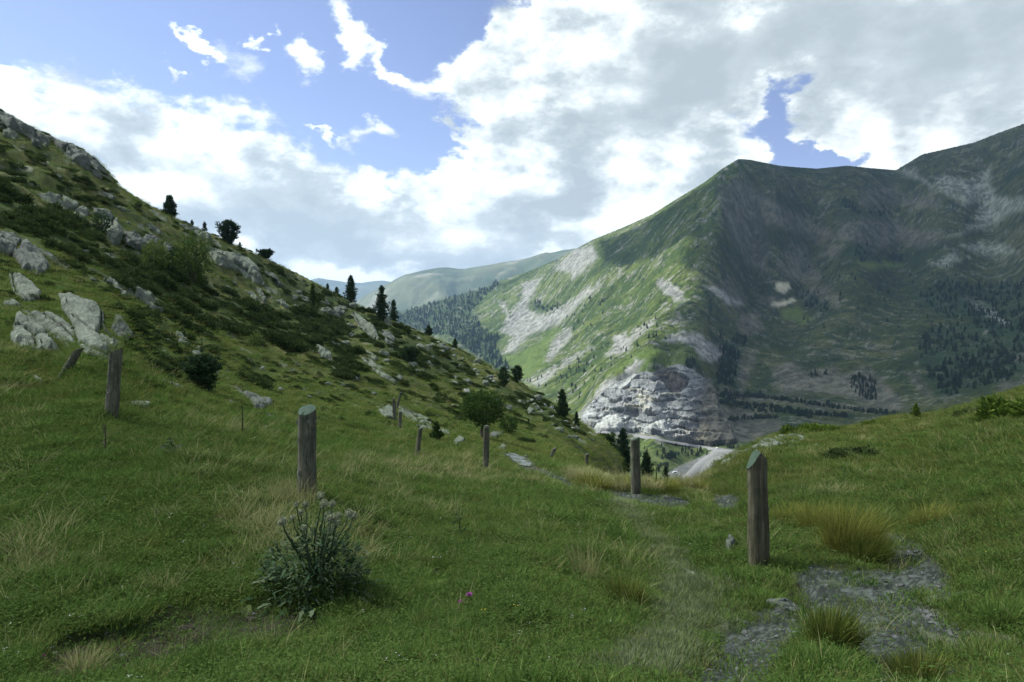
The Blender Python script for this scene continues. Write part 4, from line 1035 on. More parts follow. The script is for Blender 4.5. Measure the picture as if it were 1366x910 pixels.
pine_tree('pine_tree', 'single pointed dark pine standing clear on the hill skyline', (468,403), 368, 20, 19, SK, dens=1.4, bare=.03)
pine_tree('pine_tree', 'taller dark pointed pine on the left of the skyline pair', (509,428), 381, 24, 20, SK, dens=1.6, bare=.03)
pine_tree('pine_tree', 'shorter pointed pine on the right of the skyline pair', (525,424), 395, 15, 21, SK, dens=1.2, bare=.03)
pine_tree('small_pine', 'small dark bushy pine on the skyline right of the pair', (572,443), 429, 14, 22, SK, dens=.8)
pine_tree('small_pine', 'tiny dark pine on the skyline above the green valley', (607,462), 449, 11, 23, SK, dens=.6)
pine_tree('pine_tree', 'bushy pine left of two above the small round tree', (672,516), 489, 15, 24, SK, shape='round', dens=1.0)
pine_tree('pine_tree', 'round topped pine right of two above the small round tree', (690,511), 488, 16, 25, SK, shape='round', dens=1.0)
pine_tree('pine_tree', 'broad dark pine on the skyline left of the quarry', (750,556), 520, 24, 26, SK, dens=1.5, bare=.02)
pine_tree('pine_tree', 'smaller dark pine touching the left edge of the quarry', (769,570), 549, 13, 27, SK, dens=1.0, bare=.02)
pine_tree('small_pine', 'tiny upright pine alone on the slope right of the round tree', (705,569), 558, 5, 28, None, dens=.5)
pine_tree('thin_conifer', 'thin upright conifer on the slope among pale ribs of rock', (417,420), 378, 17, 29, None, dens=1.2, bare=.0, link_mat=mat_dark_leaf)
yp = pine_tree('young_pine', 'dark bushy young pine with one tall leader behind the pale stones', (269,522), 476, 46, 30, None, shape='round', dens=1.7, bare=.0)
kk = yp.location.y / F; v_, f_ = pine_crown(72 * kk, 5 * kk, 77, .9, .3); mesh_obj('leader', v_, f_, mat_pine, yp)
pine_tree('small_pine', 'small green pine in front of the flat topped rock by the tilted post', (582,588), 563, 20, 31, None, dens=1.0, bare=.0, link_mat=mat_dark_leaf)
pine_tree('low_pine', 'low dark pine bush on the slope below the broken rock face', (546,484), 464, 24, 32, None, shape='round', dens=1.0)
# ravine trees beyond the lip of the meadow
RV = 'trees in the ravine behind the mossy post'
pine_tree('spruce', 'tall dark spruce left of the mossy topped post', (831,628), 572, 30, 33, RV, dens=2.0, dist=118, bare=.02)
pine_tree('spruce', 'dark spruce just right of the mossy topped post', (862,646), 604, 28, 34, RV, dens=1.6, dist=112, bare=.02)
pine_tree('bushy_tree', 'rounded dark tree left of the tall spruce in the ravine', (810,622), 580, 30, 35, RV, shape='round', dens=1.6, dist=122, link_mat=mat_dark_leaf)
pine_tree('small_spruce', 'small spruce in the ravine at the right end of the dry grass', (888,648), 622, 14, 36, RV, dens=1.0, dist=118)

# round tree, leafy bushes -------------------------------------------------
def bush(name, label, c, wpx, hpx, n, size_px, seed, mat, cat='bush', group=None, trunk=0.0, carve=.35, depth=None, flat=False, hollow=.3):
    b = at_px(*c); d = b[1]; k = d / F
    root = empty(name, b); tag(root, label, cat, group)
    hz = hpx * k; tr = trunk * hz
    if trunk:
        pts = [(0, 0, -.1 * hz), (-.03 * hz, 0, tr * .6), (.04 * hz, 0, tr * 1.2), (.12 * hz, 0, tr + .3 * (hz - tr))]
        parts = [tube(pts, [.035 * hz, .03 * hz, .026 * hz, .012 * hz], 7)]
        for a in range(5):
            q = a * 1.3; parts.append(tube([(.02 * hz, 0, tr), (.2 * hz * math.cos(q), .2 * hz * math.sin(q), tr + .25 * hz), (.38 * hz * math.cos(q), .38 * hz * math.sin(q), tr + .42 * hz)], [.018 * hz, .012 * hz, .005 * hz], 5))
        v, f = join(parts); mesh_obj('trunk', v, f, mat_bark, root, smooth=True)
    else:
        parts = []
        for a in range(7):
            q = a * .9; parts.append(tube([(0, 0, -.05 * hz), (.25 * wpx * k * .5 * math.cos(q), .25 * wpx * k * .5 * math.sin(q), .35 * hz), (.4 * wpx * k * math.cos(q), .4 * wpx * k * math.sin(q), .7 * hz)], [.02 * hz, .014 * hz, .004 * hz], 5))
        v, f = join(parts); mesh_obj('stem', v, f, mat_bark, root, smooth=True)
    rz = (hz - tr) / 2
    v, f = leaf_blob(wpx * k / 2, (depth or wpx) * k / 2, rz, n, size_px * k, seed, carve, flat, hollow)
    v = v + np.array([0, 0, tr + rz * .98])
    mesh_obj('crown', v, f, mat, root)
    return root
bush('round_tree', 'small round headed green tree with a bent trunk above the puddle', (644,585), 64, 66, 5200, 3.4, 41, mat_dark_leaf, 'tree', trunk=.27, carve=.3)
bush('leafy_bush', 'tall loose leafy bush against the fluted rock face', (258,380), 48, 70, 2600, 3.6, 42, mat_leafy, carve=.6)
bush('leafy_bush', 'pale green bush growing against the boulder cluster', (206,362), 32, 42, 1500, 3.4, 43, mat_yellow_leaf, carve=.45)
bush('leafy_bush', 'small yellow green bush in the grass above the meadow', (339,466), 18, 22, 700, 2.8, 44, mat_yellow_leaf, carve=.5)
bush('leafy_bush', 'dark shrub hugging the left of the tall knobbly outcrop', (135,315), 22, 34, 900, 3, 45, mat_pine)
bush('leafy_bush', 'low dark bush under the right side of the round tree', (678,579), 26, 26, 900, 3, 46, mat_dark_leaf)
bush('leafy_bush', 'dark bush under the tapering boulder of the cluster', (236,352), 26, 22, 800, 3, 47, mat_pine)

# dwarf junipers: a few low mats, copied ------------------------------------
def juniper_mesh(seed, n, mat):
    rg = np.random.default_rng(seed)
    K = 9; cx = rg.uniform(-.62, .62, (K, 2)); cr = rg.uniform(.28, .5, K); ch = rg.uniform(.20, .42, K)
    P = []; D = []
    for k in range(K):
        m = n // K; d = rand_dir(rg, m); d[:, 2] = np.abs(d[:, 2])
        r = rg.uniform(.55, 1.08, m)[:, None]
        P.append(np.concatenate([cx[k] + d[:, :2] * cr[k] * r, (d[:, 2:] * r) * ch[k]], 1))
        D.append(unit(d * np.array([1, 1, .6]) + np.array([0, 0, .35]) + rg.normal(size=(m, 3)) * .35))
    P = np.concatenate(P); D = np.concatenate(D); L = rg.uniform(.07, .17, len(P))
    v, f = quads(P, D, side_of(D, rg), L, L * .4)
    o = mesh_obj('juniper', v, f, mat, link=False); return o.data
JM = [juniper_mesh(600 + i, 2600, mat_jun) for i in range(5)]
JY = [juniper_mesh(620 + i, 3600, mat_jun_y) for i in range(2)]
def put_juniper(px, py, wpx, label, group, me, hs=1.0, rz=None, name='juniper_shrub', flat=None, maxd=175):
    b = at_px(px, py, None, maxd)
    if b is None: return None
    s = wpx / 2 / F * b[1]
    o = bpy.data.objects.new(name, me); C.objects.link(o)
    o.location = b - np.array([0, 0, .03 * s])
    n = Vector(ground_normal(b[0], b[1], max(.4 * s, .2)))
    q = Vector((0, 0, 1)).rotation_difference(n.lerp(Vector((0, 0, 1)), .3).normalized())
    from mathutils import Quaternion
    o.rotation_mode = 'QUATERNION'; o.rotation_quaternion = q @ Quaternion((0, 0, 1), RNG.uniform(0, 6.28) if rz is None else rz)
    o.scale = (s, s * (flat or 1), s * hs)
    return tag(o, label, 'juniper', group)
JG = 'low dark junipers on the hillside'
JL = ['low dark juniper mat on the steep hillside above the boulders', 'low dark juniper mat between the rock outcrops of the hillside', 'low dark juniper mat on the lower slope by the meadow edge', 'small juniper mat on the ridge slope under the far pines']
cnt = 0
ROCKP = [r[2] for r in ROCKS]
jp = []
for poly, n, wmin, wmax, li in [(MATS[0], 110, 26, 60, 1), (MATS[1], 34, 22, 48, 2), (MATS[2], 9, 22, 40, 2), (MATS[3], 8, 22, 40, 2), (MATS[4], 6, 20, 34, 2), (MATS[5], 14, 16, 34, 0), (MATS[6], 44, 12, 30, 3), (MATS[7], 18, 9, 18, 3), ([(230,430),(420,490),(560,545),(650,570),(640,520),(560,480),(440,440),(330,400)], 44, 13, 30, 2),
    ([(-10,160),(70,195),(150,240),(220,290),(140,270),(60,240),(-10,210)], 16, 9, 22, 0)]:
    q = pix_region(poly, n)
    for (x, y) in q:
        wpx = RNG.uniform(wmin, wmax)
        xx, yy = np.array([x]), np.array([y])
        if max(poly_sd(p, xx, yy - 3)[0] for p in ROCKP) > -3: continue
        put_juniper(x, y, wpx, JL[li], JG, JM[RNG.integers(5)], RNG.uniform(1.0, 1.6))
for px, py, w_, lb in [(345,515,52,'dark juniper mound beside the large grey green flat rock'), (285,470,40,'dark juniper mound up left of the young pine'), (458,505,40,'dark juniper mound next to the wedge shaped rock'),
     (205,492,64,'wide dark juniper below the pointed boulder'), (180,470,50,'dark juniper behind the upright round post'), (487,578,24,'small dark heather tuft in the open meadow right of the capped post'),
     (395,520,26,'small juniper up the meadow from the capped post'), (555,500,36,'juniper mound right below the striped ledge'), (640,560,30,'juniper mound left behind the small round tree'), (612,560,30,'juniper mound up from the row of pale humps'),
     (725,585,24,'low bush on the slope above the puddle'), (700,590,30,'low shrubs at the head of the puddle')]:
    put_juniper(px, py, w_, lb, JG, JM[RNG.integers(5)], 1.25)
put_juniper(1358, 556, 160, 'big bright juniper cut by the right photo edge on the bank', 'junipers on the grassy bank', JY[0], .95, .3, flat=.8, maxd=40)
put_juniper(1300, 552, 50, 'dark fringe juniper at the left tip of the big bright juniper', 'junipers on the grassy bank', JM[0], 1.1, .3, maxd=40)
put_juniper(1078, 578, 78, 'low bright juniper along the top of the bank above the rim', 'junipers on the grassy bank', JY[1], .9, 0.2, maxd=40)
put_juniper(1142, 611, 88, 'flat dark juniper lying in the middle of the grassy bank', 'junipers on the grassy bank', JM[2], 1.0, 0.4, maxd=40)
put_juniper(1172, 566, 46, 'low bright juniper on the crest of the bank', 'junipers on the grassy bank', JY[0], .8, 1.4, maxd=40)
pine_tree('small_spruce', 'tiny bright conifer on the crest of the grassy bank', (1222,556), 538, 14, 37, None, dens=.8, link_mat=mat_jun_y, bare=0)

# far pines on the mountain --------------------------------------------------
def farpine_mesh(seed, rnd=False):
    rg = np.random.default_rng(seed)
    v, f = pine_crown(1.0, .24 if not rnd else .34, seed, .55, .0, 'round' if rnd else 'pine')
    o = mesh_obj('pine', v, f, mat_farpine, link=False); return o.data
FP = [farpine_mesh(700 + i) for i in range(3)] + [farpine_mesh(710, True)]
def far_pine(b, h, label, group, me=None, name='pine_tree'):
    o = bpy.data.objects.new(name, FP[RNG.integers(3)] if me is None else me); C.objects.link(o)
    o.location = b - np.array([0, 0, .04 * h]); k = RNG.uniform(.9, 1.5); o.scale = (h * k, h * k, h); o.rotation_euler = (0, 0, RNG.uniform(0, 6.28))
    return tag(o, label, 'tree', group)
# row of conifers above the road and clumps between the roads
def along(pts, n, jit):
    P = np.array(pts, float); t = np.sort(RNG.uniform(0, len(P) - 1, n))
    return np.stack([np.interp(t, range(len(P)), P[:, 0]) + RNG.normal(size=n) * jit, np.interp(t, range(len(P)), P[:, 1]) + RNG.normal(size=n) * jit * .25], 1)
for x, y in along([(790,576),(830,575),(865,577),(895,582),(925,588),(960,595),(985,599)], 75, 1.2):
    h, ok = M.hit([x], [y]); far_pine(h[0], RNG.uniform(3.5, 7.5) , 'small dark conifer in the row between road and quarry', 'conifers in the row above the road')
for poly, n, lb in [([(868,596),(905,592),(935,604),(925,614),(895,618),(870,606)], 26, 'rounded dark tree in the clump between the two roads'), ([(845,594),(870,600),(890,625),(870,635),(850,615)], 14, 'dark tree on the valley floor behind the mossy post'), ([(905,596),(960,604),(940,612),(920,608)], 8, 'small tree on the grass near the road junction')]:
    q = pix_region(poly, n); h, ok = M.hit(q[:, 0], q[:, 1])
    for b in h[ok]: far_pine(b, RNG.uniform(4, 8.5), lb, 'trees on the valley floor', FP[3] if RNG.uniform() < .6 else None)
for ln, n in zip(TREELINE, (190, 170, 70, 70, 50, 30, 24)):
    for x, y in along(ln, n, 3.0):
        h, ok = M.hit([x], [y])
        if ok[0] and len([1 for _ in ()]) == 0: jp.append(h[0])
def far_scatter(poly, n):
    q = pix_region(poly, n); h, ok = M.hit(q[:, 0], q[:, 1]); return h[ok]
SCAT = [(Z5([(235,620),(420,600),(650,490),(760,500),(850,380),(960,330),(1000,450),(900,560),(700,600),(560,740),(420,680)]), 60, 'dark pine dotting the sunlit green flank of the mountain', 'pines dotting the sunlit flank'),
        (Z5([(480,390),(620,260),(760,290),(740,350),(560,420)]), 18, 'dark pine at the edge of the grey scree on the sunlit flank', 'pines dotting the sunlit flank'),
        (Z7([(380,540),(900,560),(1300,650),(1300,860),(700,880),(300,880),(340,700)]), 80, 'dark pine dotting the shaded bowl of the mountain', 'pines dotting the shaded bowl')]
for poly, n, lb, gp in SCAT:
    for b in far_scatter(poly, n):
        far_pine(b, RNG.uniform(5, 10) * (1 + max(0, b[1] - 1200) / 2500), lb, gp)
# ================================================================ scattered cover (uncountable): instances on points
def scatter(name, pts, rot, scl, idx, meshes, label, cat, kind='stuff'):
    pts = np.asarray(pts, np.float32)
    me = bpy.data.meshes.new(name); me.vertices.add(len(pts)); me.vertices.foreach_set('co', pts.ravel()); me.update()
    a = me.attributes.new('rot', 'FLOAT_VECTOR', 'POINT'); a.data.foreach_set('vector', np.asarray(rot, np.float32).ravel())
    a = me.attributes.new('scl', 'FLOAT_VECTOR', 'POINT'); a.data.foreach_set('vector', np.asarray(scl, np.float32).ravel())
    a = me.attributes.new('idx', 'INT', 'POINT'); a.data.foreach_set('value', np.asarray(idx, np.int32))
    o = bpy.data.objects.new(name, me); C.objects.link(o)
    col = bpy.data.collections.new(name + ' kinds')
    for i, m in enumerate(meshes):
        s = bpy.data.objects.new('%s_kind_%02d' % (name, i), m); col.objects.link(s)
    t = bpy.data.node_groups.new(name + ' scatter', 'GeometryNodeTree')
    t.interface.new_socket('Geometry', in_out='INPUT', socket_type='NodeSocketGeometry'); t.interface.new_socket('Geometry', in_out='OUTPUT', socket_type='NodeSocketGeometry')
    gi = t.nodes.new('NodeGroupInput'); go = t.nodes.new('NodeGroupOutput')
    ip = t.nodes.new('GeometryNodeInstanceOnPoints'); ci = t.nodes.new('GeometryNodeCollectionInfo')
    ci.inputs['Collection'].default_value = col; ci.inputs['Separate Children'].default_value = True; ci.inputs['Reset Children'].default_value = True
    def attr(n, ty):
        nd = t.nodes.new('GeometryNodeInputNamedAttribute'); nd.data_type = ty; nd.inputs['Name'].default_value = n; return nd.outputs['Attribute']
    t.links.new(gi.outputs[0], ip.inputs['Points']); t.links.new(ci.outputs[0], ip.inputs['Instance'])
    ip.inputs['Pick Instance'].default_value = True
    t.links.new(attr('idx', 'INT'), ip.inputs['Instance Index']); t.links.new(attr('rot', 'FLOAT_VECTOR'), ip.inputs['Rotation']); t.links.new(attr('scl', 'FLOAT_VECTOR'), ip.inputs['Scale'])
    t.links.new(ip.outputs[0], go.inputs[0])
    m = o.modifiers.new('scatter', 'NODES'); m.node_group = t
    return tag(o, label, cat, kind=kind)

def tuft_mesh(seed, n, rad, hmin, hmax, width, splay, mat, seg=2, droop=.4):
    rg = np.random.default_rng(seed); V = []; Fc = []
    for b in range(n):
        a = rg.uniform(0, 6.28); r = rad * math.sqrt(rg.uniform()); x, y = r * math.cos(a), r * math.sin(a)
        h = rg.uniform(hmin, hmax); la = a + rg.normal() * .9; s = splay * rg.uniform(.2, 1.2)
        dx, dy = math.cos(la) * s * h, math.sin(la) * s * h; fa = rg.uniform(0, PI); wx, wy = math.cos(fa) * width / 2, math.sin(fa) * width / 2
        o = len(V)
        for k in range(seg):
            t = k / seg; z = h * (t - droop * .35 * t * t); w = 1 - .55 * t
            px_, py_ = x + dx * t ** 1.6, y + dy * t ** 1.6
            V += [(px_ - wx * w, py_ - wy * w, z - .01), (px_ + wx * w, py_ + wy * w, z - .01)]
        V.append((x + dx, y + dy, h * (1 - droop * .35)))
        for k in range(seg - 1): Fc.append((o + 2 * k, o + 2 * k + 1, o + 2 * k + 3, o + 2 * k + 2))
        Fc.append((o + 2 * seg - 2, o + 2 * seg - 1, o + 2 * seg))
    ob = mesh_obj('tuft', V, Fc, mat, link=False); return ob.data
LAWN = [tuft_mesh(800 + i, 60, .12, .016, .05, .005, 1.1, mat_grass) for i in range(4)]
LAWN2 = [tuft_mesh(810 + i, 60, .12, .018, .055, .005, 1.1, mat_grass2) for i in range(2)]
TALL = [tuft_mesh(820 + i, 44, .09, .05, .12, .005, .9, mat_grass, 3) for i in range(3)]
DRY = [tuft_mesh(830 + i, 22, .10, .06, .19, .0032, .9, mat_dry, 3) for i in range(3)]
TROD = [tuft_mesh(840 + i, 60, .11, .015, .045, .0055, 1.2, mat_greygrass) for i in range(2)]
HERB = []
for i in range(2):
    rg = np.random.default_rng(850 + i); n = 44
    P = np.concatenate([rg.normal(size=(n, 2)) * .07, rg.uniform(.015, .06, (n, 1))], 1); D = unit(np.concatenate([rg.normal(size=(n, 2)), rg.uniform(.1, .6, (n, 1))], 1))
    v, f = quads(P, D, unit(np.cross(D, np.array([0, 0, 1.])) + .2 * rg.normal(size=(n, 3))), rg.uniform(.014, .03, n), rg.uniform(.007, .013, n))
    HERB.append(mesh_obj('herb', v, f, mat_leafy, link=False).data)
KINDS = LAWN + LAWN2 + TALL + DRY + TROD + HERB     # 0-3, 4-5, 6-8, 9-11, 12-13, 14-15
def grass():
    n = 280000
    th = RNG.uniform(-.70, .70, n)
    # even in angle; density falls with distance while tufts are drawn larger
    u = RNG.uniform(0, 1, n); r = np.exp(math.log(2.3) + u ** .78 * math.log(165 / 2.3))
    x, y = np.sin(th) * r, np.cos(th) * r; z = G.z(x, y)
    px, py = project(x, y, z)
    # skip what the ground itself hides
    nx = 9 * fbm(x * 2.2, y * 2.2, 901, 3)
    qx, qy = px + nx * np.clip(8 / r, .1, 1.5), py + .5 * nx * np.clip(8 / r, .1, 1.5)
    up_ = 9 * np.clip(5 / r, .2, 1.6)
    bare = np.maximum.reduce([region(GRAVEL, qx, qy - o * up_, 4) for o in (0, 1, 1.8)] + [region(WETPATH, qx, qy - o * 5, 2) for o in (0, 1, 2)] + [region([PUDDLE], qx, qy - o * 3, 1.5) for o in (0, 1, 2)] + [.93 * region(SOIL, qx, qy - o * up_, 4) for o in (0, 1, 1.8)] + [.62 * region(THIN, qx, qy - o * up_, 8) for o in (0, 1)])
    worn = region(WORN, px + 2 * nx, py + nx, 18)
    m = region(MATS, px, py, 6) * sstep(15, 25, r)
    keep = (RNG.uniform(0, 1, n) > bare * .97) & (RNG.uniform(0, 1, n) > m * .7) & (RNG.uniform(0, 1, n) > worn * .5) & (RNG.uniform(0, 1, n) > .45 * sstep(17, 26, r))
    p1 = fbm(x * .5, y * .5, 911, 4); p2 = fbm(x * 1.4, y * 1.4, 917, 3); p3 = fbm(x * .18, y * .18, 919, 3)
    k = RNG.uniform(0, 1, n)
    idx = RNG.integers(0, 4, n)
    idx = np.where(k < .28 + .5 * p3 + .2 * (x > 3.2) * (r < 40) + .35 * sstep(17, 30, r), 4 + RNG.integers(0, 2, n), idx)
    tall = (RNG.uniform(0, 1, n) < .03 + .40 * sstep(.2, .45, p2 + .3 * p1)) & (worn < .3)
    idx = np.where(tall, 6 + RNG.integers(0, 3, n), idx)
    dryp = .015 + .30 * sstep(.15, .5, p1) + .22 * np.exp(-(((px - 560) / 120) ** 2 + ((py - 625) / 18) ** 2)) + .5 * np.exp(-(((px - 820) / 60) ** 2 + ((py - 640) / 12) ** 2)) + .35 * np.exp(-(((px - 360) / 50) ** 2 + ((py - 690) / 35) ** 2))
    dry = (RNG.uniform(0, 1, n) < dryp * .5 * np.clip((r - 1.5) / 5, .25, 1)) & (worn < .5)
    idx = np.where(dry, 9 + RNG.integers(0, 3, n), idx)
    idx = np.where((worn > .35) & (RNG.uniform(0, 1, n) < .8 * worn), 12 + RNG.integers(0, 2, n), idx)
    idx = np.where((RNG.uniform(0, 1, n) < .15 + .3 * sstep(.15, .5, -p2)) & (r < 14) & (worn < .4), 14 + RNG.integers(0, 2, n), idx)
    s = RNG.uniform(.7, 1.35, n) * np.clip(r / 6.5, .85, 100) ** .58
    s = s * (1 + .35 * p2) * np.where(r < 5, .8, 1)
    s = s * np.where(r > 25, 1.0, 1.0)
    rot = np.stack([RNG.uniform(-.15, .15, n), RNG.uniform(-.15, .15, n), RNG.uniform(0, 6.28, n)], 1)
    scl = np.stack([s * 1.15, s * 1.15, s * RNG.uniform(.6, 1.3, n) * np.clip(r / 6.5, 1, 100) ** -.28 * np.where(r > 20, .8, 1)], 1)
    kp = keep
    scatter('grass', np.stack([x, y, z - .004], 1)[kp], rot[kp], scl[kp], idx[kp], KINDS, 'short mountain grass with dry and taller tufts', 'grass')
grass()
# low heath between the junipers, one mass
def heath():
    n = 9000
    th = RNG.uniform(-.70, .12, n); r = np.exp(RNG.uniform(math.log(17), math.log(165), n)); x, y = np.sin(th) * r, np.cos(th) * r; z = G.z(x, y)
    px, py = project(x, y, z)
    f = fbm(x * .45, y * .45, 61, 5) + .4 * fbm(x * 1.7, y * 1.7, 67, 4)
    k = (f + .25 * RNG.uniform(-1, 1, n) > .18) & (py < 575 - .0 * px) & (z > -9.5 - 0 * r) & (region(WETPATH + [PUDDLE], px, py, 10) < .2) & ((px < 640) | (py < 600))
    s = RNG.uniform(.25, .6, n) * np.clip(r / 40, .6, 2.2)
    rot = np.stack([RNG.uniform(-.2, .2, n), np.arctan(.42) + RNG.uniform(-.2, .2, n), np.zeros(n)], 1)
    scatter('heath', np.stack([x, y, z - .03], 1)[k], rot[k], np.stack([s, s, s * .9], 1)[k], RNG.integers(0, 5, n)[k], JM, 'low dark heath covering the hillside between rocks', 'heath')
heath()
# tiny white and yellow flowers
mwf = simple_mat('white petals', (.34, .35, .34), (.5, .5, .5), 30, .8, .001)
myf = simple_mat('yellow petals', (.5, .38, .02), (.6, .45, .03), 30, .8, .001)
def flower_mesh(mat, seed):
    rg = np.random.default_rng(seed); n = 5
    P = np.concatenate([rg.normal(size=(n, 2)) * .02, rg.uniform(.05, .09, (n, 1))], 1); D = unit(np.concatenate([rg.normal(size=(n, 2)), .2 * rg.normal(size=(n, 1))], 1))
    v, f = quads(P, D, unit(np.cross(D, np.array([0, 0, 1.]))), np.full(n, .014), np.full(n, .013)); return mesh_obj('flower', v, f, mat, link=False).data
def flowers():
    n = 1100
    th = RNG.uniform(-.68, .68, n); r = np.exp(RNG.uniform(math.log(3), math.log(24), n)); x, y = np.sin(th) * r, np.cos(th) * r; z = G.z(x, y)
    px, py = project(x, y, z)
    k = (fbm(x * .35, y * .35, 951, 3) > -.12) & (region(GRAVEL + WORN + SOIL, px, py, 5) < .3)
    rot = np.stack([0 * r, 0 * r, RNG.uniform(0, 6.28, n)], 1); s = RNG.uniform(.35, .75, n) * np.clip(r / 7, .7, 3) ** .5
    scatter('wildflowers', np.stack([x, y, z], 1)[k], rot[k], np.stack([s, s, s], 1)[k], (RNG.uniform(0, 1, n) < .12)[k], [flower_mesh(mwf, 1), flower_mesh(myf, 2)], 'tiny white and yellow flowers dotting the grass', 'flowers')
flowers()
# the woods on the far slopes, one mass each
def woods():
    pts = []
    for poly, n in zip(FOREST, (1800, 260, 20, 50, 800, 90, 12, 14, 50, 60, 50, 18, 600, 70)):
        h = far_scatter(poly, n); pts.append(h)
    pts = np.concatenate(pts); n = len(pts)
    pts = pts[fbm(pts[:, 0] / 60, pts[:, 1] / 60, 961, 3) > -.22]; n = len(pts)
    s = (4 + 9 * RNG.uniform(0, 1, n) ** 1.6) * (1 + np.maximum(0, pts[:, 1] - 1300) / 3500); rot = np.stack([np.zeros(n), np.zeros(n), RNG.uniform(0, 6.28, n)], 1)
    scatter('woods', pts - np.array([0, 0, .3]), rot, np.stack([s * 1.25, s * 1.25, s], 1), RNG.integers(0, 3, n), FP[:3], 'dark pine woods covering the lower mountain slopes', 'woods')
    t = np.array(jp); n = len(t); s = RNG.uniform(4, 7.5, n); rot = np.stack([np.zeros(n), np.zeros(n), RNG.uniform(0, 6.28, n)], 1)
    scatter('woods', t - np.array([0, 0, .3]), rot, np.stack([s * 1.4, s * 1.4, s], 1), RNG.integers(0, 4, n), FP, 'dark lines of trees planted along the terraces right of the quarry', 'woods')
woods()

# ================================================================ single plants
def tussock(label, c, wpx, hpx, n, seed, mat, lean=(0, 0), group='long grass tussocks', width=.005):
    b = at_px(*c); k = b[1] / F; rg = np.random.default_rng(seed); R = wpx / 2 * k; Hh = hpx * k
    V = []; Fc = []
    for i in range(n):
        a = rg.uniform(0, 6.28); r = R * .62 * rg.uniform() ** .7; x, y = r * math.cos(a), r * math.sin(a)
        h = Hh * rg.uniform(.25, 1.15); s = rg.uniform(.1, 1.25) * R * .8; la = a + rg.normal() * .5
        dx, dy = math.cos(la) * s + lean[0] * h, math.sin(la) * s + lean[1] * h; fa = rg.uniform(0, PI); wx, wy = math.cos(fa) * width / 2, math.sin(fa) * width / 2
        o = len(V); sg = 4; zg = G.z(b[0] + x, b[1] + y) - b[2] - .02
        for q in range(sg):
            t = q / sg; z = zg + h * (t - .28 * t * t * (s / R)); w = 1 - .6 * t
            V += [(x + dx * t ** 1.7 - wx * w, y + dy * t ** 1.7 - wy * w, z), (x + dx * t ** 1.7 + wx * w, y + dy * t ** 1.7 + wy * w, z)]
        V.append((x + dx, y + dy, zg + h * (1 - .3 * s / R)))
        for q in range(sg - 1): Fc.append((o + 2 * q, o + 2 * q + 1, o + 2 * q + 3, o + 2 * q + 2))
        Fc.append((o + 2 * sg - 2, o + 2 * sg - 1, o + 2 * sg))
    ob = mesh_obj('grass_tussock', V, Fc, mat); ob.location = b
    return tag(ob, label, 'grass tuft', group)
mat_tus = mat_leaf('tussock blades', (.06, .08, .014), (.17, .178, .04), (.28, .265, .09), transl=.35, tint=.8)
mat_tus_g = mat_leaf('green tussock blades', (.03, .055, .01), (.09, .115, .024), (.19, .19, .065), transl=.35, tint=.8)
tussock('big yellow green tussock overhanging the gravel right of the pointed post', (1132,738), 96, 78, 2300, 1, mat_tus, (.12, -.1))
tussock('yellow tussock behind and left of the big overhanging one', (1085,705), 60, 44, 1000, 2, mat_tus, (.1, 0))
tussock('green tussock at the lower edge of the big overhanging one', (1158,752), 66, 46, 1300, 3, mat_tus_g, (.1, -.1))
tussock('pale straw tuft standing alone in the middle of the lawn', (783,772), 66, 66, 170, 4, mat_dry, (-.05, 0))
tussock('short olive tuft right below the pale straw tuft', (834,806), 64, 46, 900, 5, mat_tus_g, (0, 0))
tussock('pointed brown green tuft between the two gravel paths', (1110,870), 80, 74, 1500, 6, mat_tus_g, (.15, 0))
tussock('olive tuft at the bottom edge right of the gravel', (1225,915), 80, 56, 1200, 7, mat_tus_g, (0, 0))
tussock('bright green tuft at the right edge of the photo', (1345,835), 80, 44, 1100, 8, mat_grass, (.2, 0))
tussock('dry tuft around the foot of the capped post', (395,672), 74, 46, 300, 9, mat_dry, (-.1, 0))
tussock('pale dry tuft left of the thistle', (330,705), 110, 52, 110, 10, mat_dry, (-.2, 0))
tussock('straw tuft at the left of the meadow below the round post', (70,715), 110, 50, 70, 11, mat_dry, (.1, 0))
tussock('dry tuft at the lower left corner', (110,900), 60, 50, 260, 12, mat_dry, (0, 0))
tussock('dark green tuft right of the pointed post foot', (1030,760), 40, 26, 520, 13, mat_grass, (.1, 0))
tussock('short dark tuft in the lawn right of the small dark herb', (728,714), 30, 22, 420, 14, mat_grass, (0, 0))
tussock('rusty tuft behind the pointed post', (1050,692), 70, 26, 700, 15, mat_tus, (0, 0))
tussock('yellow tuft on the bank up right of the big tussock', (1240,700), 70, 36, 800, 16, mat_tus, (.1, 0))
tussock('green tuft on the bank near the right edge', (1320,690), 70, 30, 800, 17, mat_tus_g, (.1, 0))
for i, (px, py) in enumerate([(800,652),(822,655),(838,652),(868,655),(890,655),(915,652),(930,655),(770,640),(785,648),(940,645)]):
    tussock('dry yellow tuft on the lip of the meadow above the ravine', (px, py), 42, 22, 420, 20 + i, mat_dry if i % 2 else mat_tus, (0, 0), 'dry tufts along the meadow lip', .012)

